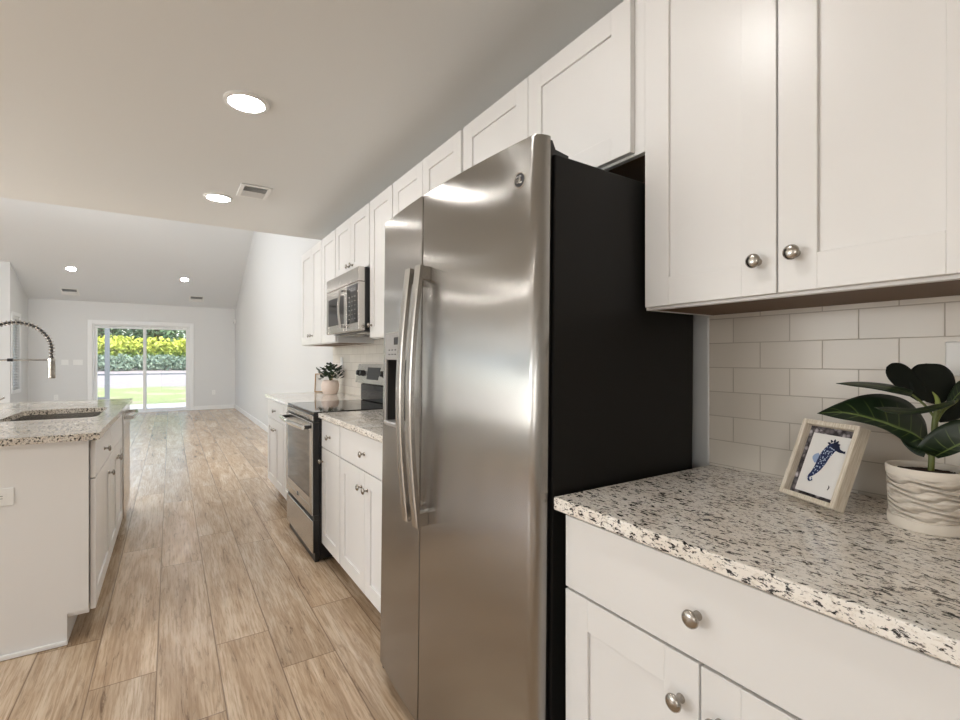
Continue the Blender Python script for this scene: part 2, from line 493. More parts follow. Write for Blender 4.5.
# ------------------------------------------------------------------ structure
struct(B(XL - .2, XW + .2, YB - .2, YF + .1, -0.1, 0).build('floor', M_FLOOR))
struct(B(XL - .1, XW + .1, YB - .1, YE, ZC, ZC + 0.06).build('ceiling', M_CEIL))
m = MB()
m.prism([(YF + .2, ZF - SL * .2), (YR, ZR), (YE - .05, ZE - SL * .05), (YE - .05, ZE + .12), (YR, ZR + .12), (YF + .2, ZF + .1)], 'x', XL - .1, XW + .1)
struct(m.build('ceiling_vaulted', M_VAULT))
struct(B(XL - .1, XW + .1, YE - .14, YE - 0.001, ZC + 0.061, ZE + .1).build('wall_bulkhead', M_VAULT))
m = MB().prism([(YB - .1, -.05), (YF + .15, -.05), (YF + .15, ZF + .1), (YR, ZR + .1), (YE, ZE + .1), (YB - .1, ZE + .1)], 'x', XW, XW + .12)
struct(m.build('wall_right', M_WALL))
# far wall with the sliding door opening
DX0, DX1, DZ = -1.455, 0.405, 2.045
m = MB().box(XLN - .12, DX0, YF, YF + .15, -.05, ZF + .1).box(DX1, XW, YF, YF + .15, -.05, ZF + .1).box(DX0, DX1, YF, YF + .15, DZ, ZF + .1)
struct(m.build('wall_far', M_WALL))
# short wall at the far left with its window, and the wall facing the kitchen
WY0, WY1, WZ0, WZ1 = 12.50, 13.02, 0.66, 2.09
m = MB()
for (a, b, c, d) in ((YN, WY0, -.05, 3.3), (WY1, YF, -.05, 3.3), (WY0, WY1, -.05, WZ0), (WY0, WY1, WZ1, 3.3)):
    m.box(XLN - .12, XLN, a, b, c, d)
struct(m.build('wall_far_left', M_WALL))
struct(B(XL - .1, XLN - .121, YN, YN + .12, -.05, 3.6).build('wall_alcove', M_WALL))
# left wall with two added, unseen window openings that light the rooms
m = MB()
def wall_x(m, x0, x1, y0, y1, z1, holes):
    y = y0
    for (a, b, c, d) in holes:
        m.box(x0, x1, y, a, -.05, z1); m.box(x0, x1, a, b, -.05, c); m.box(x0, x1, a, b, d, z1); y = b
    m.box(x0, x1, y, y1, -.05, z1)
wall_x(m, XL - .12, XL, YB - .1, YN, 4.5, [(1.6, 4.0, .75, 2.15), (5.05, 6.75, .75, 2.4)])
struct(m.build('wall_left', M_WALL))
m = MB(); m.box(XL, -4.95, YB - .12, YB, -.05, ZC).box(-3.25, XW, YB - .12, YB, -.05, ZC).box(-4.95, -3.25, YB - .12, YB, -.05, .75).box(-4.95, -3.25, YB - .12, YB, 2.15, ZC)  # back wall with an added, unseen window opening
struct(m.build('wall_back', M_WALL))
for i, (y0, y1, z0, z1) in enumerate(((1.6, 4.0, .75, 2.15), (5.05, 6.75, .75, 2.4))):
    m = MB().frame_box(XL - .09, XL - .03, y0, y1, z0, z1, .06)
    m.box(XL - .08, XL - .04, (y0 + y1) / 2 - .03, (y0 + y1) / 2 + .03, z0 + .06, z1 - .06)
    o = struct(m.build('window_%d' % (i + 4), M_TRIM))  # frames of the added left-wall windows
m = MB().frame_box(-4.95, -3.25, YB - .09, YB - .03, .75, 2.15, .06, axis='y')
struct(m.build('window_3', M_TRIM))  # frame of the added, unseen back window

# invented skylight frame on the near vault slope, unseen, round its fill light
m = MB().frame_box(-3.46, -.34, -1.16, 1.16, -.03, .03, .055, axis='z')
o = struct(m.build('window_2', M_TRIM)); o.location = (-1.9, 7.2, ZR - SL * (YR - 7.2) - .034); o.rotation_euler = (math.atan(SL), 0, 0)
# baseboards
m = MB().box(XW - .016, XW - .001, 4.96, YF - .02, 0, .10, .003)
struct(m.build('baseboard_right', M_TRIM))
m = MB().box(XLN + .02, DX0 - .095, YF - .016, YF - .001, 0, .10, .003)
struct(m.build('baseboard_far_left', M_TRIM))
m = MB().box(DX1 + .095, XW - .02, YF - .016, YF - .001, 0, .10, .003)
struct(m.build('baseboard_far_right', M_TRIM))
struct(B(XLN + .001, XLN + .016, YN, YF - .02, 0, .10, .003).build('baseboard_left', M_TRIM))

# casing round the sliding door
m = MB()
m.box(DX0 - .09, DX0, YF - .02, YF - .001, 0, DZ + .09, .004).box(DX1, DX1 + .09, YF - .02, YF - .001, 0, DZ + .09, .004)
m.box(DX0, DX1, YF - .02, YF - .001, DZ, DZ + .09, .004)
struct(m.build('trim_1', M_TRIM))
# sliding door
dr = empty('door_1', (0, YF, 0), kind='structure')
MB().frame_box(DX0, DX1, YF + .02, YF + .13, 0.0, DZ, .028, axis='y').build('door_frame', M_TRIM, dr)
XM = -0.50
for (a, b, y) in ((DX0 + .028, XM + .035, YF + .075), (XM - .03, DX1 - .028, YF + .035)):
    fr = MB().frame_box(a, b, y, y + .035, .035, DZ - .035, .048, axis='y').build('door_sash', M_TRIM, dr)
    B(a + .048, b - .048, y + .014, y + .020, .09, DZ - .09).build('glass_pane', M_GLASS, fr)
    if a < -1: MB().box(a + .012, a + .038, y - .03, y, .93, 1.13, .006).build('door_handle', M_WHITEPL, fr)
# window in the short left wall, with its blind
wi = empty('window_1', (XLN, 12.7, WZ0), kind='structure')
MB().frame_box(XLN - .10, XLN - .05, WY0, WY1, WZ0, WZ1, .05).build('window_frame', M_TRIM, wi)
B(XLN - .08, XLN - .072, WY0 + .05, WY1 - .05, WZ0 + .05, WZ1 - .05).build('glass_pane', M_GLASS, wi)
m = MB()
for k in range(26):
    z = WZ0 + .05 + k * .054
    m.box(XLN - .045, XLN - .005, WY0 + .01, WY1 - .01, z, z + .004, rot=Matrix.Rotation(0.45, 3, 'Y'))
m.box(XLN - .05, XLN - .004, WY0 + .005, WY1 - .005, WZ1 - .05, WZ1 - .003, .004)
bl = m.build('window_blind', M_TRIM, wi)
MB().frame_box(XLN + .001, XLN + .018, WY0 - .07, WY1 + .07, WZ0 - .07, WZ1 + .07, .07).build('window_casing', M_TRIM, wi)

# subway tile
m = MB()
m.box(XW - .009, XW - .0005, -.9, 0.857, .913, 1.40).box(XW - .009, XW - .0005, 1.70, 4.93, .913, 1.40)
struct(m.build('wall_backsplash', M_TILE))
struct(B(XW - .012, XW - .0005, .8575, .8635, .915, 1.365, .001).build('trim_2', M_TRIM))

# ------------------------------------------------------------------ cabinets
def knob(y, z, xf, parent, sx=-1):
    prof = [(0.0, 0), (.0085, 0), (.0085, .002), (.0055, .006), (.0050, .014), (.0085, .0175), (.0145, .020), (.0158, .0225), (.0150, .0255), (.0110, .0285), (.005, .030), (0, .0303)]
    return MB().lathe(prof, (xf + .0002 * -sx, y, z), (sx, 0, 0), 24).build('knob', M_NICKEL, parent, True, angle=50)

def shaker(m, y0, y1, z0, z1, xf, sx=-1, rail=.070, t=.019):
    """door with recessed panel; front face at xf, body behind it"""
    xb = xf - sx * t; e = .0009
    m.box(xf, xb, y0, y0 + rail, z0, z1, e).box(xf, xb, y1 - rail, y1, z0, z1, e)
    m.box(xf, xb, y0 + rail, y1 - rail, z0, z0 + rail, e).box(xf, xb, y0 + rail, y1 - rail, z1 - rail, z1, e)
    m.box(xf - sx * .0075, xb, y0 + rail - .001, y1 - rail + .001, z0 + rail - .001, z1 - rail + .001)
    return m

def upper(name, y0, y1, z0, z1, doors, label, group, rail=.070):
    """doors: (y0, y1, knob_y or None, knob_z)"""
    r = empty(name, (XW, (y0 + y1) / 2, z0), label, 'cabinet', group)
    xf = XD + .0195; xb = XW - .012
    m = MB()
    m.box(xf + .019, xb, y0 + .001, y0 + .017, z0, z1, .001).box(xf + .019, xb, y1 - .017, y1 - .001, z0, z1, .001)
    m.box(xf + .019, xb, y0 + .017, y1 - .017, z1 - .016, z1).box(xb - .006, xb, y0 + .017, y1 - .017, z0 + .014, z1 - .016)
    m.build('body', M_CAB, r)
    B(xf + .019, xb, y0 + .017, y1 - .017, z0 + .001, z0 + .013).build('bottom_panel', M_WOODUNDER, r)
    m = MB(); st = .045
    m.box(xf, xf + .019, y0 + .001, y0 + st, z0, z1, .0008).box(xf, xf + .019, y1 - st, y1 - .001, z0, z1, .0008)
    m.box(xf, xf + .019, y0 + st, y1 - st, z0, z0 + .038, .0008).box(xf, xf + .019, y0 + st, y1 - st, z1 - .05, z1, .0008)
    m.build('face_frame', M_CAB, r)
    for (a, b, ky, kz) in doors:
        d = shaker(MB(), a, b, z0 + .007, z1 - .006, XD, -1, rail).build('door', M_CAB, r)
        if ky is not None: knob(ky, kz, XD, d)
    return r

ZU0, ZU1 = 1.371, 2.262
GU = 'white shaker wall cabinets along the right wall'
upper('wall_cabinet', 4.142, 4.895, ZU0, ZU1, [(4.499, 4.886, 4.536, 1.455), (4.150, 4.495, 4.458, 1.455)], 'white two-door wall cabinet at the far end of the row, beyond the microwave', GU)
upper('wall_cabinet', 3.742, 4.140, ZU0, ZU1, [(3.750, 4.132, 3.785, 1.455)], 'narrow single-door white wall cabinet just beyond the microwave', GU)
upper('wall_cabinet', 2.987, 3.740, 1.842, ZU1, [(3.367, 3.732, 3.404, 1.905), (2.995, 3.363, 3.326, 1.905)], 'short two-door white cabinet directly above the microwave', GU)
upper('wall_cabinet', 2.606, 2.985, ZU0, ZU1, [(2.613, 2.977, 2.945, 1.458)], 'narrow single-door white wall cabinet just before the microwave', GU)
upper('wall_cabinet', 1.8205, 2.604, ZU0, ZU1, [(2.213, 2.597, 2.25, 1.455), (1.828, 2.209, 2.17, 1.455)], 'two-door white wall cabinet mostly hidden behind the refrigerator top', GU)
upper('wall_cabinet', 0.862, 1.818, 1.811, ZU1, [(1.356, 1.806, 1.39, 1.88), (0.897, 1.352, 1.318, 1.88)], 'short wide two-door white cabinet above the refrigerator', GU)
upper('wall_cabinet', 0.150, 0.860, ZU0, ZU1, [(0.513, 0.848, 0.550, 1.450), (0.174, 0.509, 0.474, 1.455)], 'large white two-door wall cabinet above the potted plant, nearest of the row', GU, .073)

def base(name, y0, y1, drawers, doors, label, group, xfront=XB, xback=XW - .012, sx=-1, end=None):
    r = empty(name, (xback, (y0 + y1) / 2, 0), label, 'cabinet', group)
    xf = xfront - sx * .0228
    m = MB()
    m.box(xf - sx * .019, xback, y0 + .001, y0 + .017, .11, .882, .001).box(xf - sx * .019, xback, y1 - .017, y1 - .001, .11, .882, .001)
    m.box(xf - sx * .019, xback, y0 + .017, y1 - .017, .11, .128).box(xback + sx * .006, xback, y0 + .017, y1 - .017, .128, .882)
    m.build('body', M_CAB, r)
    m = MB(); st = .04
    m.box(xf, xf - sx * .019, y0 + .001, y0 + st, .11, .882, .0008).box(xf, xf - sx * .019, y1 - st, y1 - .001, .11, .882, .0008)
    m.box(xf, xf - sx * .019, y0 + st, y1 - st, .11, .15, .0008).box(xf, xf - sx * .019, y0 + st, y1 - st, .84, .882, .0008)
    m.box(xf, xf - sx * .019, y0 + st, y1 - st, .69, .73, .0008)
    m.build('face_frame', M_CAB, r)
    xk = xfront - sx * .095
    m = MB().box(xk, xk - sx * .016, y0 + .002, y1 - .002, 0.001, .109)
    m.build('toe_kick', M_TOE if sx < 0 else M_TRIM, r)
    for (a, b, ky) in drawers:
        d = MB().box(xfront, xfront - sx * .019, a, b, .709, .874, .0012).build('drawer', M_CAB, r)
        if ky is not None: knob(ky, .788, xfront, d, sx)
    for (a, b, ky) in doors:
        d = shaker(MB(), a, b, .122, .703, xfront, sx).build('door', M_CAB, r)
        if ky is not None: knob(ky, .624, xfront, d, sx)
    return r
GB = 'white shaker base cabinets along the right wall'
base('base_cabinet', 4.143, 4.895, [(4.150, 4.886, 4.50)], [(4.520, 4.886, 4.556), (4.150, 4.516, 4.478)], 'white base cabinet at the far end of the right-hand run, beyond the range', GB)
base('base_cabinet', 3.752, 4.141, [(3.757, 4.135, 3.945)], [(3.757, 4.135, 3.80)], 'narrow white base cabinet tucked just beyond the range', GB)
base('base_cabinet', 2.604, 2.978, [(2.609, 2.972, 2.79)], [(2.609, 2.972, 2.945)], 'narrow white base cabinet just before the range, one drawer over one door', GB)
base('base_cabinet', 1.838, 2.602, [(1.846, 2.596, 2.212)], [(2.210, 2.596, 2.248), (1.846, 2.206, 2.168)], 'wide white base cabinet between the range and the refrigerator', GB)
base('base_cabinet', 0.146, 0.836, [(0.152, 0.831, 0.497)], [(0.495, 0.831, 0.530), (0.152, 0.491, 0.456)], 'white base cabinet under the nearest granite counter, right of the refrigerator', GB)

def counter(name, x0, x1, y0, y1, label, mt, hole=None):
    if hole is None:
        m = MB().box(x0, x1, y0, y1, .8835, .914, .0035, 2)
    else:
        b = bmesh.new()
        def rr(x0, x1, y0, y1, r, n):
            out = []
            for (cx, cy, a0) in ((x1 - r, y1 - r, 0), (x0 + r, y1 - r, 90), (x0 + r, y0 + r, 180), (x1 - r, y0 + r, 270)):
                for k in range(n + 1):
                    a = math.radians(a0 + 90 * k / n); out.append((cx + r * math.cos(a), cy + r * math.sin(a)))
            return out
        es = []
        for loop in (rr(x0, x1, y0, y1, .004, 2), rr(*hole, .06, 6)):
            vs = [b.verts.new((p[0], p[1], .914)) for p in loop]
            es += [b.edges.new((vs[i], vs[(i + 1) % len(vs)])) for i in range(len(vs))]
        bmesh.ops.triangle_fill(b, edges=es, use_beauty=True)
        r = bmesh.ops.extrude_face_region(b, geom=list(b.faces))
        bmesh.ops.translate(b, verts=[g for g in r['geom'] if isinstance(g, bmesh.types.BMVert)], vec=(0, 0, -.0305))
        bmesh.ops.recalc_face_normals(b, faces=b.faces)
        m = MB(); m._merge(b)
    return tag(m.build(name, mt, origin=((x0 + x1) / 2, (y0 + y1) / 2, .8835)), label, 'countertop')
counter('countertop', XC, XW - .0105, 3.749, 4.920, 'granite countertop at the far end beyond the range, holding a small plant', M_GRANITE)
counter('countertop', XC, XW - .0105, 1.832, 2.979, 'granite countertop between the range and the refrigerator', M_GRANITE)
counter('countertop', XC, XW - .0105, 0.125, 0.852, 'speckled granite countertop in the foreground under the big plant and picture', M_GRANITE)

# ------------------------------------------------------------------ refrigerator
def bez(pts, n):
    """Catmull-Rom through points"""
    P = [Vector(p) for p in pts]; P = [2 * P[0] - P[1]] + P + [2 * P[-1] - P[-2]]; out = []
    for i in range(1, len(P) - 2):
        for k in range(n):
            t = k / n
            out.append(0.5 * ((2 * P[i]) + (-P[i - 1] + P[i + 1]) * t + (2 * P[i - 1] - 5 * P[i] + 4 * P[i + 1] - P[i + 2]) * t * t + (-P[i - 1] + 3 * P[i] - 3 * P[i + 1] + P[i + 2]) * t ** 3))
    out.append(P[-2]); return out

FR = empty('refrigerator', (1.04, 1.32, 0.012), 'tall stainless side-by-side refrigerator with black sides and ice dispenser', 'refrigerator')
FY0, FY1, SEAM = 0.868, 1.812, 1.413
MB().box(.7585, 1.322, FY0 + .002, FY1 - .002, .03, 1.730, .004, 2).build('case', M_FRSIDE, FR)
MB().box(.735, .7583, FY0 + .012, FY1 - .012, .06, 1.735).build('gasket', M_BLACK, FR)
def fx(y): return .672 + .031 * ((y - 1.39) / .5) ** 2
def door_prof(y0, y1, r0, r1):
    """XY outline of a convex door between y0 and y1 with corner radii"""
    pts = [(.742, y0), (.742, y1)] if True else []
    if r1:
        f = fx(y1 - r1)
        for k in range(7):
            a = math.radians(90 * k / 6)
            pts.append((f + .034 * (1 - math.sin(a)), y1 - r1 * (1 - math.cos(a))))
    n = 14; a, b = y1 - r1, y0 + r0
    for k in range(1 if r1 else 0, n + (0 if r0 else 1)):
        y = a + (b - a) * k / n; pts.append((fx(y), y))
    if r0:
        f = fx(y0 + r0)
        for k in range(7):
            a = math.radians(90 * (1 - k / 6))
            pts.append((f + .034 * (1 - math.sin(a)), y0 + r0 * (1 - math.cos(a))))
    return pts
ZD0, ZD1 = .052, 1.768
o_right = MB().prism(door_prof(FY0, SEAM - .003, .026, .004), 'z', ZD0, ZD1, .003).build('door', M_FRIDGE, FR, True, angle=30)
# freezer door with an opening for the dispenser
DY0, DY1, DZ0, DZ1 = 1.515, 1.730, .985, 1.335
m = MB()
m.prism(door_prof(SEAM + .003, FY1, .004, .026), 'z', ZD0, DZ0).prism(door_prof(SEAM + .003, FY1, .004, .026), 'z', DZ1, ZD1, 0)
m.prism(door_prof(SEAM + .003, DY0, .004, 0), 'z', DZ0, DZ1).prism(door_prof(DY1, FY1, 0, .026), 'z', DZ0, DZ1)
o_left = m.build('door', M_FRIDGE, FR, True, angle=30)
# dispenser
m = MB(); ff = fx(1.61) - .004
m.frame_box(ff, ff + .010, DY0 + .001, DY1 - .001, DZ0 + .001, DZ1 - .001, .008, .002)
m.box(ff, .74, DY0 + .009, DY1 - .009, 1.232, DZ1 - .009, .002)
dsp = m.build('dispenser_panel', M_SILVER, FR)
MB().box(.728, .739, DY0 + .009, DY1 - .009, 1.004, 1.231).box(ff + .0105, .739, DY0 + .002, DY0 + .0085, .99, 1.231).box(ff + .0105, .739, DY1 - .0085, DY1 - .002, .99, 1.231).build('dispenser_recess', M_GREY, FR)
MB().box(ff - .008, .728, DY0 + .010, DY1 - .010, .992, 1.004, .003).build('drip_tray', M_SILVER, FR)
MB().box(.705, .716, 1.58, 1.64, 1.08, 1.225, .004).build('dispenser_paddle', M_BLACK, FR)
B(ff - .0012, ff, 1.575, 1.645, 1.287, 1.314).build('display', M_DISPLAY, dsp)
m = MB()
for k in range(6):
    for zz in (1.250, 1.266): B(ff - .0008, ff, 1.542 + k * .028, 1.554 + k * .028, zz, zz + .004).build('button', M_INK, dsp)
# handles
def fridge_handle(yc, parent):
    n = 28; z0, z1 = .710, 1.527
    path = []
    for k in range(n + 1):
        t = k / n
        path.append((.636 - .029 * math.sin(math.pi * t) , yc, z0 + (z1 - z0) * t))
    sect = [(.011, -.0165, 0), (.011, .0165, 0), (-.002, .0175, 0), (-.0055, .0145, 0), (-.0068, 0, 0), (-.0055, -.0145, 0), (-.002, -.0175, 0)]
    m = MB().sweep(path, sect)
    h = m.build('handle', M_STEEL, parent, True, angle=40)
    for (a, b) in ((z0 + .001, z0 + .046), (z1 - .046, z1 - .001)):
        MB().box(.640, fx(yc) + .002, yc - .014, yc + .014, a, b, .003).build('handle_bracket', M_STEEL, FR)
fridge_handle(1.364, FR); fridge_handle(1.440, FR)
# badge with monogram
by, bz = .932, 1.672; bx = fx(by)
ang = math.atan(2 * .031 * (by - 1.39) / .25)
m = MB().lathe([(0, 0), (.0185, 0), (.0200, .0012), (.0185, .0020), (.0170, .0012), (0, .0012)], (bx + .0012, by, bz), (-1, ang * 1.0, 0), 40)
bd = m.build('badge', M_NICKEL, FR, True, angle=15)
MB().lathe([(0, .0013), (.0166, .0013), (.0166, .0010)], (bx + .0012, by, bz), (-1, ang, 0), 40).build('badge_face', M_DKMETAL, bd)
m = MB()
def curve2(pts, r):
    out = bez([(bx - .0012 + ang * (p[0] - 0) * .0 , by - p[0], bz + p[1]) for p in pts], 6)
    m.tube([(p[0] + (p[1] - by) * math.tan(-ang) * -1 if False else bx - .0010 + (p[1] - by) * ang, p[1], p[2]) for p in out], r, 6)
curve2([(-.002, .009), (-.009, .008), (-.011, .000), (-.006, -.007), (-.001, -.002), (-.004, .002), (-.008, -.001)], .0011)
curve2([(.009, .006), (.004, .009), (.002, .004), (.006, .001), (.002, -.002), (.003, -.008), (.010, -.006)], .0011)
curve2([(-.002, .009), (.001, .002), (-.001, -.004), (.003, -.010)], .0009)
m.build('monogram', M_CHROME, bd, True)
# hinge covers on top and base grille, feet
for yy in (FY0 + .015, FY1 - .055):
    MB().box(.722, .80, yy, yy + .04, 1.7695 if False else 1.735, 1.7675 if False else 1.766, .006).build('hinge_cover', M_BLACK, FR) if False else MB().prism([(.744, 1.731), (.744, 1.760), (.752, 1.768), (.762, 1.768), (.772, 1.748), (.815, 1.742), (.815, 1.731)], 'y', yy, yy + .04, .002).build('hinge_cover', M_BLACK, FR)
MB().box(.750, .765, FY0 + .02, FY1 - .02, .012, .0295).build('base_grille', M_BLACK, FR)
for (xx, yy) in ((.79, FY0 + .05), (.79, FY1 - .05), (1.27, FY0 + .05), (1.27, FY1 - .05)):
    MB().lathe([(.018, 0), (.018, .020)], (xx, yy, .0125), (0, 0, 1), 16).build('foot', M_BLACK, FR)
MB().lathe([(.012, 0), (.020, .003), (.020, .03), (.012, .034)], (.722, FY1 - .025, .020), (0, 0, 1), 16).build('levelling_foot', M_BLACK, FR, True)
FR.rotation_euler = (0, 0.0120, 0)

# ------------------------------------------------------------------ range
RY0, RY1 = 2.985, 3.745
RG = empty('range', (1.05, 3.365, 0.003), 'freestanding stainless electric range with black sides and glass cooktop', 'stove')
MB().box(.768, 1.385, RY0, RY1, .02, .898, .003).build('body', M_BLACK, RG)
MB().box(.730, 1.330, RY0 - .004, RY1 + .003, .9185 - .018, .9195, .004, 2).build('cooktop', M_GLASSBLK, RG)
MB().box(.724, .734, RY0 + .002, RY1 - .002, .862, .8985, .003).build('front_panel', M_STEEL, RG)
MB().box(.7342, .7675, RY0 + .001, RY1 - .001, .862, .8985, .001).build('panel_back', M_BLACK, RG)
for k in range(9):
    MB().box(.7233, .7239, RY0 + .07 + k * .072, RY0 + .115 + k * .072, .8665, .8705).build('vent_slot', M_SLOT, RG)
# oven door
od = MB().frame_box(.720, .731, RY0 + .003, RY1 - .003, .289, .856, .055, .003)
od.box(.720, .731, RY0 + .058, RY1 - .058, .344, .392)
od = od.build('oven_door', M_STEEL, RG)
B(.7312, .7665, RY0 + .002, RY1 - .002, .289, .856, .002).build('door_body', M_BLACK, od)
MB().box(.7212, .7310, RY0 + .0585, RY1 - .0585, .3925, .8005, .001).build('oven_window', M_OVENGLASS, od)
n = 20; path = []
for k in range(n + 1):
    t = k / n; path.append((.676 - .020 * math.sin(math.pi * t), RY0 + .03 + (RY1 - RY0 - .06) * t, .826))
h = MB().sweep(path, [(-.008, 0, -.006), (-.004, 0, -.013), (.006, 0, -.013), (.009, 0, 0), (.006, 0, .013), (-.004, 0, .013), (-.008, 0, .006)]).build('handle', M_CHROME, od, True, angle=40)
for yy in (RY0 + .034, RY1 - .062):
    MB().box(.672, .7195, yy, yy + .028, .815, .837, .004).build('handle_bracket', M_DKMETAL, od)
MB().lathe([(0, 0), (.016, 0), (.016, .001), (.013, .0018), (0, .0018)], (.7198, 3.365, .342), (-1, 0, 0), 32).build('badge', M_DKMETAL, od)
sd = MB().box(.724, .733, RY0 + .004, RY1 - .004, .060, .258, .003).build('storage_drawer', M_STEEL, RG)
B(.7332, .766, RY0 + .003, RY1 - .003, .060, .258, .001).build('drawer_body', M_BLACK, sd)
MB().box(.735, .766, RY0 + .004, RY1 - .004, .2585, .288).build('drawer_gap', M_BLACK, RG)
MB().box(.742, .766, RY0 + .01, RY1 - .01, .004, .0595).build('base_panel', M_BLACK, RG)
# backguard
m = MB().prism([(1.296, .9205), (1.385, .9205), (1.385, 1.205), (1.268, 1.205), (1.240, 1.06), (1.296, 1.048)], 'y', RY0 + .002, RY1 - .002)
bgd = m.build('backguard', M_STEEL, RG)
MB().box(1.284, 1.2955, RY0 + .004, RY1 - .004, .921, 1.047, .004).build('vent_panel', M_GLASSBLK, RG)
ca, sa = math.cos(.157), math.sin(.157)
nrm = (-ca, 0, sa)
def bgp(y, z): return (1.240 + (z - 1.06) * (.028 / .145), y, z)
for (yy) in (3.085, 3.18, 3.60, 3.68):
    p = bgp(yy, 1.135)
    MB().lathe([(0, 0), (.024, 0), (.024, .006), (.020, .010), (.019, .024), (.016, .027), (0, .027)], p, (-1, 0, .193), 24).build('knob', M_BLACK, bgd, True, angle=45)
m = MB(); mm = bmesh.new()
pts = [(3.27, 1.09), (3.50, 1.09), (3.515, 1.18), (3.255, 1.18)]
f = [mm.verts.new(Vector(bgp(a, b)) + Vector((-.0015, 0, 0))) for a, b in pts]; g = [mm.verts.new(Vector(bgp(a, b)) + Vector((.002, 0, 0))) for a, b in pts]
mm.faces.new(f); mm.faces.new(g)
for i in range(4): mm.faces.new((f[i], f[(i + 1) % 4], g[(i + 1) % 4], g[i]))
bmesh.ops.recalc_face_normals(mm, faces=mm.faces)
m._merge(mm).build('display', M_DISPLAY, bgd)

# ------------------------------------------------------------------ microwave
MX = 1.012
MW = empty('microwave', (1.2, 3.365, 1.424), 'stainless over-the-range microwave mounted between the wall cabinets', 'microwave')
MB().box(1.058, 1.392, 2.992, 3.736, 1.43, 1.838, .002).build('body', M_BLACK, MW)
m = MB().frame_box(MX, 1.056, 3.247, 3.737, 1.428, 1.742, .062, .003)
m.box(MX + .006, 1.056, 3.309, 3.675, 1.490, 1.680)
md = m.build('door', M_STEEL, MW)
MB().box(MX - .001, MX + .0055, 3.305, 3.678, 1.486, 1.684, .001).build('window', M_GLASSBLK, md)
m = MB(); path = []
for k in range(17):
    t = k / 16; path.append((MX - .030 - .014 * math.sin(math.pi * t), 3.283, 1.455 + .265 * t))
m.sweep(path, [(-.006, -.007, 0), (-.006, .007, 0), (.004, .011, 0), (.008, .006, 0), (.008, -.006, 0), (.004, -.011, 0)]).build('handle', M_CHROME, md, True, angle=40)
for zz in (1.456, 1.702):
    MB().box(MX - .026, MX, 3.276, 3.290, zz, zz + .018, .003).build('handle_bracket', M_CHROME, md)
cp = MB().box(MX, 1.056, 2.993, 3.243, 1.428, 1.742, .003).build('control_frame', M_STEEL, MW)
pn = MB().box(MX - .0015, MX + .002, 3.012, 3.232, 1.478, 1.730, .001).build('control_panel', M_GLASSBLK, MW)
MB().box(MX - .0025, MX - .0014, 3.03, 3.21, 1.690, 1.718).build('display', M_DISPLAY, pn)
for r_ in range(6):
    for c_ in range(3):
        MB().box(MX - .0022, MX - .0016, 3.050 + c_ * .058, 3.072 + c_ * .058, 1.505 + r_ * .029, 1.510 + r_ * .029).build('key', M_SILVER, pn)
MB().box(MX, 1.056, 2.993, 3.737, 1.744, 1.838, .004).build('top_strip', M_STEEL, MW)
MB().lathe([(0, 0), (.018, 0), (.018, .0012), (.015, .002), (0, .002)], (MX - .0001, 3.40, 1.79), (-1, 0, 0), 32).build('badge', M_CHROME, MW)
m = MB().box(1.06, 1.38, 3.02, 3.71, 1.424, 1.4298)
m.build('underside', M_DKMETAL, MW)
for yy in (3.06, 3.42):
    MB().box(1.09, 1.22, yy, yy + .25, 1.418, 1.4238, .002).build('grease_filter', M_STEEL, MW)

# ------------------------------------------------------------------ island
IX = -0.280; IY0 = 2.722; ICX0, ICX1 = -1.30, -0.262; ICY0, ICY1 = 2.696, 4.962
SINK = (-.770, -.350, 3.445, 4.125)
IXB = -.905
GI = 'white base cabinets of the island'
c1 = base('island_cabinet', 2.7405, 3.372, [(2.744, 3.364, 3.071)], [(2.744, 3.364, 3.278)], 'white island cabinet at the near end, drawer over door beside the granite overhang', GI, IX, IXB, 1)
c2 = base('island_cabinet', 3.374, 4.196, [(3.380, 4.190, None)], [(3.380, 3.782, 3.742), (3.786, 4.190, 3.826)], 'white island cabinet under the sink, between the end cabinet and the dishwasher', GI, IX, IXB, 1)
pe = empty('island_end_panel', (-.78, IY0, 0), 'white flat panel closing the near end of the island, with an outlet', 'panel')
m = MB().prism([(-.3028, .882), (-.3028, .131), (-.375, .131), (-.375, .002), (-1.16, .002), (-1.16, .882)], 'y', IY0, IY0 + .018)
m.build('panel', M_CAB, pe)
MB().box(-1.16, -.372, IY0 - .014, IY0 - .001, .002, .022, .004, 2).build('shoe_moulding', M_TRIM, pe)
tag(MB().box(-1.178, -1.161, IY0, 4.93, .002, .882, .001).build('island_back_panel', M_CAB, origin=(-1.17, 3.8, 0)), 'white back panel along the far left side of the island', 'panel')
counter('island_countertop', ICX0, ICX1, ICY0, ICY1, 'polished granite countertop on the island with a sink cutout', M_GRANITE_ISLAND, SINK)
# sink
sk = empty('kitchen_sink', (-.56, 3.785, .70), 'undermount stainless steel sink set into the island counter', 'sink')
x0, x1, y0, y1 = SINK
m = MB()
e = .004
m.box(x0 - .012, x0 - e + .001, y0 - .01, y1 + .01, .70, .8825).box(x1 + e - .001, x1 + .012, y0 - .01, y1 + .01, .70, .8825)
m.box(x0 - e, x1 + e, y0 - .012, y0 - e, .70, .8825).box(x0 - e, x1 + e, y1 + e, y1 + .012, .70, .8825)
m.box(x0 - .012, x1 + .012, y0 - .012, y1 + .012, .694, .70)
m.build('basin', M_STEEL, sk)
MB().lathe([(.045, 0), (.045, .003), (.035, .004), (.030, .001), (0, .001)], (-.56, 3.785, .7002), (0, 0, 1), 32).build('drain', M_CHROME, sk, True)
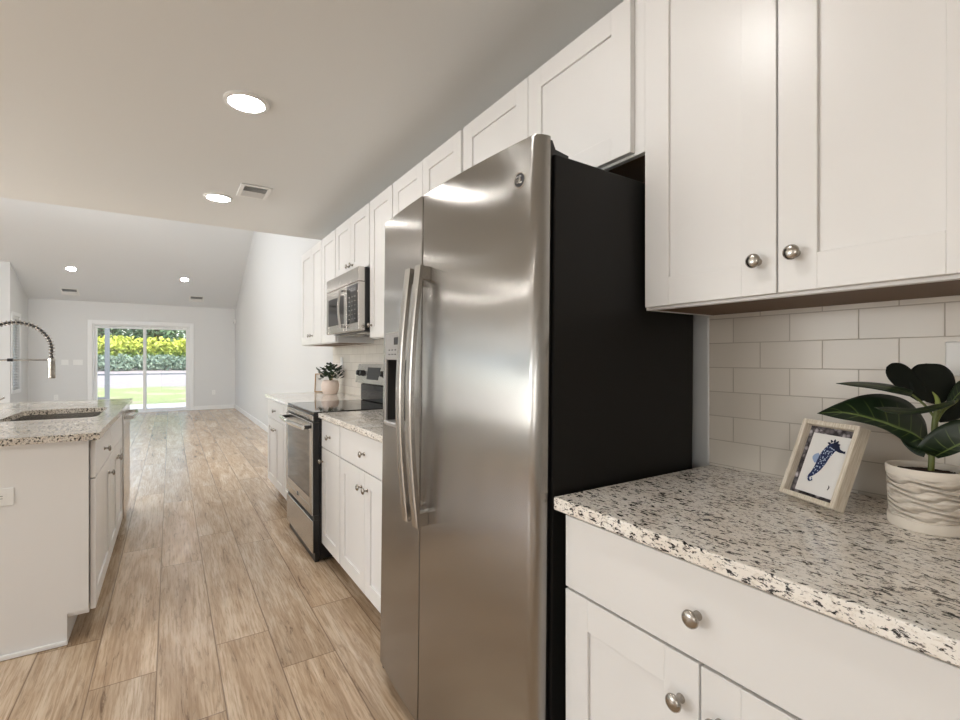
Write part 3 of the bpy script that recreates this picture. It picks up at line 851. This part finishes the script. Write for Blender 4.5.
# dishwasher
dw = empty('dishwasher', (-.6, 4.50, 0), 'stainless dishwasher at the far end of the island with a bar handle', 'dishwasher')
MB().box(-.86, -.302, 4.202, 4.798, .10, .868, .003).build('tub_case', M_DKMETAL, dw)
MB().box(-.301, -.272, 4.204, 4.796, .115, .870, .004).build('door', M_STEEL, dw)
n = 16; path = []
for k in range(n + 1):
    t = k / n; path.append((-.226 + .014 * math.sin(math.pi * t), 4.225 + .55 * t, .825))
MB().sweep(path, [(-.006, 0, -.013), (.005, 0, -.011), (.009, 0, 0), (.005, 0, .011), (-.006, 0, .013)]).build('handle', M_CHROME, dw, True, angle=40)
for yy in (4.228, 4.742):
    MB().box(-.2715, -.228, yy, yy + .03, .813, .837, .004).build('handle_bracket', M_CHROME, dw)
MB().box(-.36, -.345, 4.204, 4.796, .002, .099).build('toe_kick', M_BLACK, dw)
for (xx, yy) in ((-.82, 4.25), (-.82, 4.75)):
    MB().lathe([(.015, 0), (.015, .099)], (xx, yy, .001), (0, 0, 1), 12).build('foot', M_BLACK, dw)
tag(MB().box(-1.16, -.30, 4.806, 4.93, .002, .882, .001).build('island_far_panel', M_CAB, origin=(-.73, 4.86, 0)), 'white panel closing the far end of the island past the dishwasher', 'panel')
# faucet
FX, FYc = -.904, 3.80; FC, FZ, FRr = -.749, 1.300, .155
fa = empty('kitchen_faucet', (FX, FYc, .9145), 'tall spring-neck kitchen faucet arching over the island sink', 'faucet')
MB().lathe([(.030, 0), (.030, .008), (.024, .014), (.022, .10), (.016, .11), (.016, .30), (.012, .31)], (FX, FYc, .9145), (0, 0, 1), 28).build('base', M_CHROME, fa, True)
arc = [(FX, FYc, 1.22 + .068 * k / 3) for k in range(3)] + [(FC - FRr * math.cos(math.pi * k / 28), FYc, FZ + FRr * math.sin(math.pi * k / 28)) for k in range(29)] + [(FC + FRr, FYc, 1.262), (FC + FRr, FYc, 1.236)]
MB().tube(arc, .0065, 10).build('hose', M_BLACK, fa, True)
L = [Vector(p) for p in arc]; cum = [0]
for a, b in zip(L, L[1:]): cum.append(cum[-1] + (b - a).length)
def along(sv):
    for i in range(len(L) - 1):
        if sv <= cum[i + 1]:
            t = (sv - cum[i]) / (cum[i + 1] - cum[i]); return L[i].lerp(L[i + 1], t), (L[i + 1] - L[i]).normalized()
    return L[-1], (L[-1] - L[-2]).normalized()
turns, pts = 34, []
for k in range(turns * 12 + 1):
    sv = cum[-1] * k / (turns * 12); p, t = along(sv)
    u = Vector((0, 1, 0)); v = t.cross(u); a = 2 * math.pi * k / 12
    pts.append(p + (u * math.cos(a) + v * math.sin(a)) * .0125)
MB().tube(pts, .0030, 6).build('spring_coil', M_NICKEL, fa, True)
hx = FC + FRr
MB().lathe([(.010, 0), (.0165, -.006), (.0175, -.03), (.0175, -.085), (.0190, -.092), (.0190, -.108), (.015, -.112), (0, -.112)], (hx, FYc, 1.238), (0, 0, 1), 28).build('spray_head', M_NICKEL, fa, True)
m = MB().tube([(FX, FYc, 1.236), (hx - .02, FYc, 1.236)], .0048, 10)
m.lathe([(.0195, -.007), (.0195, .007), (.0168, .007), (.0168, -.007)], (hx, FYc, 1.236), (0, 0, 1), 28)
m.build('holder_arm', M_CHROME, fa, True)
MB().lathe([(.009, -.012), (.009, .012)], (-.775, FYc, 1.236), (1, 0, 0), 16).build('collar', M_BLACK, fa, True)
MB().tube([(FX + .02, FYc, .985), (FX + .045, FYc, .99), (FX + .105, FYc, 1.02)], [.012, .009, .005], 12).build('lever', M_CHROME, fa, True)

# ------------------------------------------------------------------ plates and sensor
def outlet(name, c, nrm, label, kind='duplex', wide=False, cat='outlet'):
    """c: centre on the wall surface; nrm '-x','-y'"""
    w_, h_ = (.115, .073) if wide else (.073, .115)
    r = empty(name, c, label, cat)
    def bx(a0, a1, b0, b1, d0, d1, nm, mt, par, bev=.002):
        if nrm == '-x': return MB().box(c[0] - d1, c[0] - d0, c[1] + a0, c[1] + a1, c[2] + b0, c[2] + b1, bev).build(nm, mt, par)
        return MB().box(c[0] + a0, c[0] + a1, c[1] - d1, c[1] - d0, c[2] + b0, c[2] + b1, bev).build(nm, mt, par)
    bx(-w_ / 2, w_ / 2, -h_ / 2, h_ / 2, .0006, .006, 'plate', M_WHITEPL, r)
    if kind == 'duplex':
        for s_ in (-1, 1):
            a = (s_ * .020) if wide else 0; b = 0 if wide else s_ * .020
            f_ = bx(a - .014, a + .014, b - .014, b + .014, .006, .0078, 'receptacle', M_WHITEPL, r, .001)
            for q in (-.005, .005):
                if wide: bx(a - .004, a + .004, b + q - .0008, b + q + .0008, .0078, .0081, 'slot', M_SLOT, f_, 0)
                else: bx(a + q - .0008, a + q + .0008, b - .004, b + .004, .0078, .0081, 'slot', M_SLOT, f_, 0)
    else:
        for k in range(kind):
            a = (k - (kind - 1) / 2) * .046
            bx(a - .016, a + .016, -.033, .033, .006, .0085, 'rocker', M_WHITEPL, r, .001)
    return r
outlet('wall_outlet', (-.600, IY0, .671), '-y', 'white outlet plate set sideways on the near end panel of the island', 'duplex', True)
outlet('wall_outlet', (XW - .0092, .262, 1.238), '-x', 'white outlet on the backsplash behind the big potted plant', 'duplex', True)
outlet('wall_outlet', (XW - .0092, 4.62, 1.205), '-x', 'white outlet on the far backsplash above the small plant', 'duplex')
outlet('wall_outlet', (-2.077, YF, .423), '-y', 'low white outlet on the far wall left of the sliding door')
outlet('wall_outlet', (.922, YF, .423), '-y', 'low white outlet on the far wall right of the sliding door')
def switch(c, n, label):
    w_ = .073 + .046 * (n - 1)
    r = empty('light_switch', c, label, 'light switch')
    MB().box(c[0] - w_ / 2, c[0] + w_ / 2, c[1] - .006, c[1] - .0006, c[2] - .058, c[2] + .058, .002).build('plate', M_WHITEPL, r)
    for k in range(n):
        a = c[0] + (k - (n - 1) / 2) * .046
        MB().box(a - .016, a + .016, c[1] - .0085, c[1] - .006, c[2] - .033, c[2] + .033, .001).build('rocker', M_WHITEPL, r)
switch((-1.93, YF, 1.183), 2, 'white switch plate on the far wall, farther from the sliding door')
switch((-1.71, YF, 1.183), 3, 'white switch plate on the far wall, right beside the sliding door casing')
r = empty('motion_sensor', (XW, 13.66, 2.215), 'small white motion sensor high in the far right corner', 'sensor')
MB().box(XW - .045, XW - .001, 13.60, 13.66, 2.16, 2.27, .008, 2).build('housing', M_WHITEPL, r, True)
MB().box(XW - .048, XW - .0455, 13.61, 13.65, 2.165, 2.21, .001).build('lens', M_GREY, r)

# ------------------------------------------------------------------ ceiling lights and vents
def can_light(x, y, z, nrm, label, mt, rad=.098):
    r = empty('ceiling_light', (x, y, z), label, 'ceiling light', 'round recessed ceiling lights')
    nv = Vector(nrm).normalized()
    p = Vector((x, y, z)) + nv * .0005
    MB().lathe([(rad, 0), (rad, .004), (rad * .94, .008), (rad * .80, .010), (rad * .77, .004), (rad * .77, 0)], p, nv, 40).build('trim_ring', M_WHITEPL, r, True)
    MB().lathe([(0, .005), (rad * .765, .005), (rad * .765, .001), (0, .001)], p, nv, 40).build('diffuser', mt, r)
DN = (0, 0, -1)
can_light(.300, 2.465, ZC, DN, 'round recessed light in the kitchen ceiling, nearest and largest in view', M_LAMP)
can_light(.300, 4.020, ZC, DN, 'round recessed light in the kitchen ceiling beside the air vent', M_LAMP)
can_light(.300, .910, ZC, DN, 'round recessed ceiling light directly over the aisle by the refrigerator', M_LAMP)
for k, yy in enumerate((.91, 2.465, 4.02)):  # extra lamp row added out of view to brighten the kitchen
    can_light(-1.60, yy, ZC, DN, 'added unseen ceiling light over the far side of the island, %s' % ('nearest the back wall', 'middle one', 'nearest the living room')[k], M_LAMP)
VN = (0, -SL, -1)
def zv(y): return ZF + SL * (YF - y)
can_light(-1.652, 12.44, zv(12.44), VN, 'round recessed light in the sloped far ceiling, left one', M_LAMPFAR)
can_light(.273, 12.51, zv(12.51), VN, 'round recessed light in the sloped far ceiling, right one', M_LAMPFAR)
for k, (xx, yy) in enumerate(((-1.652, 10.1), (.273, 10.1), (-3.6, 10.1))):  # extra lamps added above the view to brighten the far room
    can_light(xx, yy, zv(yy), VN, 'added unseen light high on the sloped living room ceiling, %s' % ('over the middle of the room', 'near the right wall', 'over the alcove side')[k], M_LAMPFAR)
def vent(x0, x1, y0, y1, z, label, slope=0.0):
    r = empty('air_vent', ((x0 + x1) / 2, (y0 + y1) / 2, z), label, 'air vent', 'white ceiling air vents')
    lx, ly = (x1 - x0) / 2, (y1 - y0) / 2
    cx, cy = (x0 + x1) / 2, (y0 + y1) / 2
    t = .028
    MB().frame_box(x0, x1, y0, y1, z - .010, z - .001, t, .003, axis='z').build('frame', M_WHITEPL, r)
    B(x0 + t, x1 - t, y0 + t, y1 - t, z - .0025, z - .001).build('backing', M_SLOT, r)
    m = MB(); k = 0; yy = y0 + t + .008
    while yy < y1 - t - .004:
        m.box(x0 + t, x1 - t, yy - .0045, yy + .0045, z - .0075, z - .0067, rot=Matrix.Rotation(.85 if yy < cy else -.85, 3, 'X')); yy += .019
    m.build('louvres', M_WHITEPL, r)
    if slope: r.rotation_euler = (-math.atan(slope), 0, 0)
    return r
vent(.404, .605, 3.600, 3.880, ZC, 'white air vent in the kitchen ceiling next to a recessed light')
vent(-1.945, -1.645, 13.20, 13.50, zv(13.35), 'small white air vent low on the sloped far ceiling, left one', SL)
vent(.385, .685, 13.19, 13.49, zv(13.34), 'small white air vent low on the sloped far ceiling, right one', SL)

# ------------------------------------------------------------------ picture frame with seahorse print
W_, H_, T_ = .142, .184, .030
phi = math.atan2(-.92206, -.38705); al = math.radians(22)
mid = Vector((1.17972, .50177)); back = Vector((.92206, -.38705))
pl = mid + back * T_ * math.cos(al)
pf = empty('picture_frame', (pl.x, pl.y, .9150), 'whitewashed wooden shadow-box frame with a blue seahorse print, leaning on the counter', 'picture frame')
ORIGIN[pf.name] = (0, 0, 0)
fw = .0108
MB().frame_box(-W_ / 2, W_ / 2, -T_, 0, 0, H_, fw, .0012, axis='y').build('frame', M_FRAME, pf)
MB().box(-W_ / 2 + fw - .001, W_ / 2 - fw + .001, -.012, -.002, fw - .001, H_ - fw + .001).build('backing', M_PEBBLE, pf)
pr = MB().box(-W_ / 2 + .027, W_ / 2 - .0145, -.0165, -.0122, .0185, H_ - .027).build('print', M_PAPER, pf)
cx, cz = .008, .098
def flat(poly, name, mt, y):
    m = MB().prism(poly, 'y', y - .0004, y); return m.build(name, mt, pr)
def ribbon(pts, ws):
    P = bez([(p[0], 0, p[1]) for p in pts], 5); n_ = len(P); W2 = []
    for i in range(n_):
        t = i / (n_ - 1) * (len(ws) - 1); k = min(int(t), len(ws) - 2); W2.append(ws[k] + (ws[k + 1] - ws[k]) * (t - k))
    A, Bq = [], []
    for i in range(n_):
        d = (P[min(i + 1, n_ - 1)] - P[max(i - 1, 0)]).normalized(); q = Vector((-d.z, 0, d.x))
        A.append(((P[i] + q * W2[i]).x, (P[i] + q * W2[i]).z)); Bq.append(((P[i] - q * W2[i]).x, (P[i] - q * W2[i]).z))
    return A, Bq
def ribbon_part(pts, ws, name, mt, y):
    A, Bq = ribbon(pts, ws); m = MB(); b = bmesh.new()
    va = [[b.verts.new((p[0], yy, p[1])) for p in A] for yy in (y, y - .0004)]; vb = [[b.verts.new((p[0], yy, p[1])) for p in Bq] for yy in (y, y - .0004)]
    for i in range(len(A) - 1):
        for s_ in (0, 1): b.faces.new((va[s_][i], va[s_][i + 1], vb[s_][i + 1], vb[s_][i]))
        b.faces.new((va[0][i], va[0][i + 1], va[1][i + 1], va[1][i])); b.faces.new((vb[0][i], vb[0][i + 1], vb[1][i + 1], vb[1][i]))
    bmesh.ops.recalc_face_normals(b, faces=b.faces)
    m._merge(b); return m.build(name, mt, pr)
S = lambda a, b: (cx + a * 1.12, cz + b * 1.12)
ribbon_part([S(-.018, .010), S(-.024, .002), S(-.020, -.008)], [.004, .008, .003], 'fin', M_INKPALE, -.0166)
ribbon_part([S(.012, .030), S(.004, .026), S(-.004, .012), S(-.008, -.004), S(-.012, -.018), S(-.018, -.030), S(-.024, -.038), S(-.022, -.046), S(-.016, -.044), S(-.018, -.039)],
            [.009, .012, .0125, .0115, .009, .006, .003, .002, .0016, .001], 'seahorse', M_INKBLUE, -.0169)
ribbon_part([S(.004, .034), S(.012, .032), S(.020, .025), S(.030, .023), S(.034, .023)], [.007, .0075, .004, .0022, .003], 'head', M_INKDARK, -.0173)
for a_ in (20, 55, 90, 125, 160):
    q_ = math.radians(a_); ribbon_part([S(.006 + .008 * math.cos(q_), .032 + .008 * math.sin(q_)), S(.006 + .013 * math.cos(q_), .032 + .012 * math.sin(q_)), S(.006 + .0145 * math.cos(q_), .032 + .0135 * math.sin(q_))], [.0026, .0018, .0004], 'crest_spine', M_INKDARK, -.0175)
ribbon_part([(.034, .036), (.036, .042), (.034, .046)], [.0008, .0012, .0006], 'signature', M_INK, -.0169)
m = MB().prism([(.0, .004), (.055 * .9, .004), (.0, .15)], 'x', -.02, .02) if False else MB().box(-.018, .018, .0002, .004, .03, .15, .001)
m.build('easel_back', M_FRAME, pf)
pf.rotation_euler = (-al, 0, phi)

# ------------------------------------------------------------------ potted rubber plant
PC = (1.2247, .3056)
pp = empty('potted_plant', (PC[0], PC[1], .9145), 'broad dark-leaved plant in a wavy ribbed off-white pot on the near counter', 'potted plant')
MB().lathe([(0, 0), (.058, 0), (.0600, .004), (.0605, .020), (.0580, .021), (.0600, .060), (.0612, .098), (.0628, .100), (.0635, .113), (.0615, .116), (.0575, .115), (.0560, .098), (0, .098)],
           (PC[0], PC[1], .9145), (0, 0, 1), 64).build('pot', M_POT, pp, True, angle=40)
m = MB(); b = bmesh.new()
bmesh.ops.create_circle(b, cap_ends=True, segments=40, radius=.0565)
bmesh.ops.subdivide_edges(b, edges=b.edges, cuts=1, use_grid_fill=True)
bmesh.ops.triangulate(b, faces=b.faces); bmesh.ops.subdivide_edges(b, edges=b.edges, cuts=2)
rnd = random.Random(4)
for v in b.verts: v.co.z += rnd.uniform(-.002, .003); v.co += Vector((PC[0], PC[1], .9145 + .1015))
m._merge(b).build('soil', M_SOIL, pp, True)
stem = [at(931, 470, .922), at(932, 452, .92), at(934, 436, .92), at(935, 422, .92), at(937, 410, .92)]
MB().tube(bez(stem, 5), .0050, 12).build('stem', M_STEM, pp, True)

def leaf(mid, A, Bq, mt=M_LEAF, thick=.0012):
    n_ = 9
    ms = bez([at(*p) for p in mid], n_); as_ = bez([at(*p) for p in A], n_); bs = bez([at(*p) for p in Bq], n_)
    b = bmesh.new(); uvl = b.loops.layers.uv.new('UVMap'); R = []; NC = 5
    n_p = len(ms)
    for i in range(n_p):
        row = []
        for j in range(2 * NC + 1):
            t = j / NC
            if t <= 1: p = as_[i].lerp(ms[i], t)
            else: p = ms[i].lerp(bs[i], t - 1)
            row.append((b.verts.new(p), (i / (n_p - 1), j / (2 * NC))))
        R.append(row)
    for i in range(n_p - 1):
        for j in range(2 * NC):
            q = (R[i][j], R[i][j + 1], R[i + 1][j + 1], R[i + 1][j])
            f = b.faces.new([x[0] for x in q])
            for lp, x in zip(f.loops, q): lp[uvl].uv = x[1]
    bmesh.ops.remove_doubles(b, verts=b.verts, dist=1e-5)
    bmesh.ops.recalc_face_normals(b, faces=b.faces)
    m = MB(); m._merge(b)
    o = m.build('leaf', mt, pp, True, angle=60)
    sm = o.modifiers.new('solid', 'SOLIDIFY'); sm.thickness = thick; sm.offset = 0
    return o
# big leaf reaching left over the picture frame
leaf([(926, 442, .915), (912, 432.5, .918), (897, 427.5, .924), (882, 422, .93), (862, 416, .94), (840, 412, .95), (817, 413, .955)],
     [(928, 436, .92), (924, 419, .950), (908, 401, .968), (885, 394, .978), (862, 395, .978), (838, 403, .966), (817, 413, .955)],
     [(922, 450, .915), (909, 445, .935), (897, 436, .940), (882, 428, .940), (863, 422.5, .944), (840, 418.5, .948), (817, 413, .955)])
# under-folded lower lobe near the stem
leaf([(927, 450, .925), (919, 446, .935), (908, 439, .945), (896, 429, .950)],
     [(928, 444, .93), (922, 440, .94), (911, 434, .95), (897, 428, .953)],
     [(924, 457, .925), (914, 453, .935), (904, 444, .945), (896, 430, .950)], M_LEAF)
# thin leaf seen edge-on, pointing left
leaf([(912, 393.5, .940), (896, 389, .950), (876, 385.5, .960), (855, 383.5, .970), (836, 383, .978)],
     [(913, 390.5, .955), (897, 385.5, .975), (877, 382.5, .985), (855, 381.5, .990), (836, 383, .978)],
     [(911, 396, .930), (894, 392.5, .930), (874, 388.5, .940), (854, 385.8, .955), (836, 383, .978)])
# broad upright leaf, its back to the camera, and its left lobe
leaf([(936, 404, .960), (933, 394, .965), (930, 380, .970), (928, 370, .974), (926, 363, .975)],
     [(927, 402, .960), (912, 391, .965), (909, 374, .972), (916, 365, .975), (926, 363, .975)],
     [(943, 403, .960), (955, 391, .965), (953, 374, .972), (942, 364.5, .975), (926, 363, .975)], M_LEAFDARK)
leaf([(926, 400, .964), (910, 386, .968), (899, 375, .972), (891, 368.5, .974), (886.5, 366.5, .974)],
     [(926, 388, .966), (915, 373, .970), (904, 364, .974), (893, 362.5, .975), (886.5, 366.5, .974)],
     [(918, 401, .964), (902, 391, .966), (890.5, 381, .970), (886, 373, .973), (886.5, 366.5, .974)], M_LEAFDARK)
# slim leaf crossing in front
leaf([(955, 401.5, .880), (934, 408, .880), (912, 411.5, .885), (891, 410.5, .890), (874, 407, .900)],
     [(955, 400, .900), (934, 404.5, .905), (912, 408.5, .910), (891, 407, .915), (874, 407, .900)],
     [(955, 403, .870), (934, 410.5, .868), (912, 414, .870), (891, 412.5, .878), (874, 407, .900)])
# lower right leaf
leaf([(935, 456, .910), (946, 450.5, .890), (960, 444, .872), (978, 437, .855), (996, 434, .840)],
     [(925, 452, .915), (918, 446, .905), (937, 427, .890), (966, 419, .870), (996, 434, .840)],
     [(938, 458, .908), (952, 454.5, .885), (966, 449, .866), (983, 442, .850), (996, 434, .840)])
# small leaves on the right
leaf([(938, 420, .930), (948, 414, .930), (960, 409, .930), (975, 406, .930)],
     [(939, 412, .935), (948, 404, .938), (962, 399, .938), (975, 406, .930)],
     [(940, 422, .925), (951, 421, .925), (964, 416, .925), (975, 406, .930)], M_LEAFDARK)
leaf([(948, 408, .940), (955, 397, .945), (965, 388, .950), (980, 380, .955)],
     [(946, 402, .945), (950, 392, .952), (960, 380, .958), (980, 380, .955)],
     [(951, 410, .935), (960, 403, .938), (971, 394, .945), (980, 380, .955)])
MB().tube(bez([at(937, 412, .92), at(938, 404, .92), at(936.5, 397, .92), at(932.5, 391.5, .92)], 4), [.0042, .0044, .0044, .0043, .0042, .0040, .0038, .0036, .0032, .0028, .0022, .0016, .0008], 10).build('bud', M_BUD, pp, True)
for pts in ([at(935, 418, .922), at(926, 406, .93), at(912, 394, .94)], [at(934, 440, .92), at(928, 440, .917), at(922, 439, .916)], [at(935, 424, .92), at(944, 410, .90), at(955, 402, .882)],
            [at(932, 456, .921), at(926, 452, .924), at(920, 447, .932)], [at(936, 412, .922), at(948, 406, .93), at(958, 400, .94)], [at(936, 412, .922), at(937, 406, .94), at(936, 402, .958)]):
    MB().tube(bez(pts, 4), .0022, 8).build('leaf_stalk', M_STEM, pp, True)

# ------------------------------------------------------------------ small plant and frame on the far counter
qc = (1.270, 4.56)
sp = empty('small_potted_plant', (qc[0], qc[1], .9145), 'small leafy plant in a pale round pot on the far counter beyond the range', 'potted plant')
MB().lathe([(0, 0), (.058, 0), (.068, .012), (.080, .050), (.082, .085), (.074, .122), (.066, .130), (.060, .126), (.060, .112), (0, .112)], (qc[0], qc[1], .9145), (0, 0, 1), 36).build('pot', M_POTPINK, sp, True, angle=50)
MB().lathe([(0, .1125), (.0595, .1125), (.0595, .116), (0, .119)], (qc[0], qc[1], .9145), (0, 0, 1), 24).build('soil', M_SOIL, sp, True)
m = MB(); rnd = random.Random(11)
for k in range(12):
    a = rnd.uniform(0, 6.28); rr = rnd.uniform(.02, .085); zz = rnd.uniform(.07, .14)
    m.tube([(qc[0], qc[1], 1.025), (qc[0] + .4 * rr * math.cos(a), qc[1] + .4 * rr * math.sin(a), 1.03 + zz * .6), (qc[0] + rr * math.cos(a), qc[1] + rr * math.sin(a), 1.03 + zz)], .0022, 5)
m.build('stems', M_STEM, sp)
for k in range(90):
    a = rnd.uniform(0, 6.28); rr = rnd.uniform(.01, .10); zz = rnd.uniform(.01, .135) * (1.15 - rr * 4)
    zz = max(zz, .012)
    p = Vector((qc[0] + rr * math.cos(a), qc[1] + rr * math.sin(a), 1.045 + zz))
    d = Vector((math.cos(a) * rnd.uniform(.3, 1), math.sin(a) * rnd.uniform(.3, 1), rnd.uniform(-.2, .8))).normalized()
    s_ = d.cross(Vector((0, 0, 1))).normalized(); n_ = s_.cross(d); ln = rnd.uniform(.042, .062); wd = ln * .38
    b = bmesh.new()
    c_ = [b.verts.new(p + d * ln * t + s_ * wd * q + n_ * (.004 * (1 - abs(q)))) for t, q in ((0, 0), (.3, .8), (.65, .9), (1, 0), (.65, -.9), (.3, -.8))]
    ctr = b.verts.new(p + d * ln * .5 - n_ * .003)
    for i in range(6): b.faces.new((c_[i], c_[(i + 1) % 6], ctr))
    o = MB(); o._merge(b); o = o.build('leaf', M_LEAFSMALL, sp)
    sm = o.modifiers.new('solid', 'SOLIDIFY'); sm.thickness = .0012
pf2 = empty('picture_frame', (1.285, 4.855, .9150), 'small light wooden picture frame leaning behind the small plant on the far counter', 'picture frame')
ORIGIN[pf2.name] = (0, 0, 0)
MB().frame_box(-.085, .085, -.02, 0, 0, .185, .008, .001, axis='y').build('frame', mat('light_oak', srgb(178, 140, 92), 0.6), pf2)
MB().box(-.0775, .0775, -.012, -.002, .0075, .1775).build('print', M_PAPER, pf2)
m = MB().lathe([(.016, 0), (.016, .0006), (0, .0006)], (.0, -.0126, .10), (0, 1, 0), 12).lathe([(.010, 0), (.010, .0006), (0, .0006)], (.012, -.0126, .075), (0, 1, 0), 12)
m.build('motif', M_INKDARK, pf2)
pf2.rotation_euler = (-math.radians(10), 0, math.radians(-28))

# ------------------------------------------------------------------ outdoors
m = MB(); b = bmesh.new()
prof = [(YF + .16, -.14), (20, -.14), (27, .05), (34, .60), (44, 1.1), (70, 1.6)]
rows = [[b.verts.new((x, y, z)) for x in (-60, -20, -6, 6, 20, 50)] for y, z in prof]
for R0, R1 in zip(rows, rows[1:]):
    for i in range(5): b.faces.new((R0[i], R0[i + 1], R1[i + 1], R1[i]))
bmesh.ops.recalc_face_normals(b, faces=b.faces)
m._merge(b); struct(m.build('ground', M_GRASS))
struct(B(-4.5, 3.0, YF + .155, 17.15, -.22, -.06).build('porch_slab', M_CONC))
po = empty('porch_screen_frame', (-1.0, 16.95, -.06), 'grey-blue porch screen framing with posts and a rail outside the sliding door', 'porch frame')
for xx in (-3.9, -1.375 - .10, .95, 2.8):
    MB().box(xx - .055, xx + .055, 16.9, 17.0, -.059, 2.62, .004).build('post', M_PORCH, po)
MB().box(-3.9, 2.8, 16.92, 16.98, .805, .845, .003).build('rail', M_PORCH, po)
MB().box(-3.9, 2.8, 16.9, 17.0, 2.62, 2.74, .004).build('beam', M_PORCH, po)
MB().box(-2.4, -1.53, 16.925, 16.975, .10, .20, .003).build('kick_rail', M_PORCH, po)

def leaf_cloud(name, mt, blobs, size, seed, parent=None, origin=None, tone=None):
    """blobs: (cx,cy,cz,rx,ry,rz,count) leaf cards over ellipsoid volumes"""
    rnd = random.Random(seed); vs, fs, tn = [], [], []
    for (cx, cy, cz, rx, ry, rz, cnt) in blobs:
        for k in range(cnt):
            while True:
                p = Vector((rnd.uniform(-1, 1), rnd.uniform(-1, 1), rnd.uniform(-1, 1)))
                if .35 < p.length < 1: break
            p = Vector((cx + p.x * rx, cy + p.y * ry, cz + p.z * rz))
            d = Vector((rnd.uniform(-1, 1), rnd.uniform(-1, 1), rnd.uniform(-.2, 1))).normalized()
            u = d.orthogonal().normalized(); v = d.cross(u); a = rnd.uniform(0, 6.28)
            u, v = u * math.cos(a) + v * math.sin(a), v * math.cos(a) - u * math.sin(a)
            s_ = size * rnd.uniform(.6, 1.3); i0 = len(vs)
            vs += [p - u * s_, p + v * s_ * .5 + d * s_ * .15, p + u * s_, p - v * s_ * .5 + d * s_ * .15]
            fs.append((i0, i0 + 1, i0 + 2, i0 + 3))
            tn.append(min(1, max(0, (tone(p) if tone else .5) + rnd.uniform(-.3, .3))))
    o0 = Vector(ORIGIN[parent.name]) if parent else Vector(origin or (0, 0, 0))
    me = bpy.data.meshes.new(name); me.from_pydata([tuple(v - o0) for v in vs], [], fs); me.materials.append(mt)
    at_ = me.attributes.new('tone', 'FLOAT', 'FACE'); at_.data.foreach_set('value', tn)
    o = bpy.data.objects.new(name, me); COL.objects.link(o)
    if parent: o.parent = parent
    else: o.location = o0
    return o
rnd = random.Random(3)
bl = [(x, 36.6 + rnd.uniform(-.2, .2), 1.75 + rnd.uniform(-.1, .1), .9, .9, .95, 420) for x in [-9 + .75 * k for k in range(22)]]
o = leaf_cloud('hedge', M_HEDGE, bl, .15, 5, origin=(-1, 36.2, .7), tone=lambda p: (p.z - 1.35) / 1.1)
tag(o, 'bright yellow-green clipped hedge seen through the sliding glass door', 'hedge', kind='stuff')
bl = [(x, 34.3 + rnd.uniform(-.2, .2), 1.05, .7, .5, .52, 260) for x in [-9 + .6 * k for k in range(27)]]
o = leaf_cloud('groundcover_shrubs', M_LOWHEDGE, bl, .11, 6, origin=(-1, 34.6, .6), tone=lambda p: .5)
tag(o, 'grey-green low shrubs in front of the yellow-green hedge outside', 'shrubs', kind='stuff')
tl = ['dark green tree behind the hedge, seen at the top left of the sliding door', 'dark green tree behind the hedge, seen left of the door mullion', 'dark green tree behind the hedge, seen just right of the door mullion', 'dark green tree behind the hedge, seen at the top right of the sliding door']
for k, xx in enumerate((-7.6, -4.2, -.8, 2.6)):
    yy = 40.5 + 3.4 * (k % 2)
    t = empty('tree', (xx, yy, .9), tl[k], 'tree', 'trees behind the hedge')
    MB().tube([(xx, yy, .85), (xx + .1, yy, 2.2), (xx, yy, 3.6), (xx, yy, 5.5)], [.22, .18, .15, .05], 10).build('trunk', M_BARK, t, True)
    leaf_cloud('crown', M_TREE, [(xx, yy, 3.2, 1.7, 1.5, 1.6, 1100), (xx + .4, yy, 5.0, 1.6, 1.5, 1.7, 700)], .22, 20 + k, t, tone=lambda p: .4)
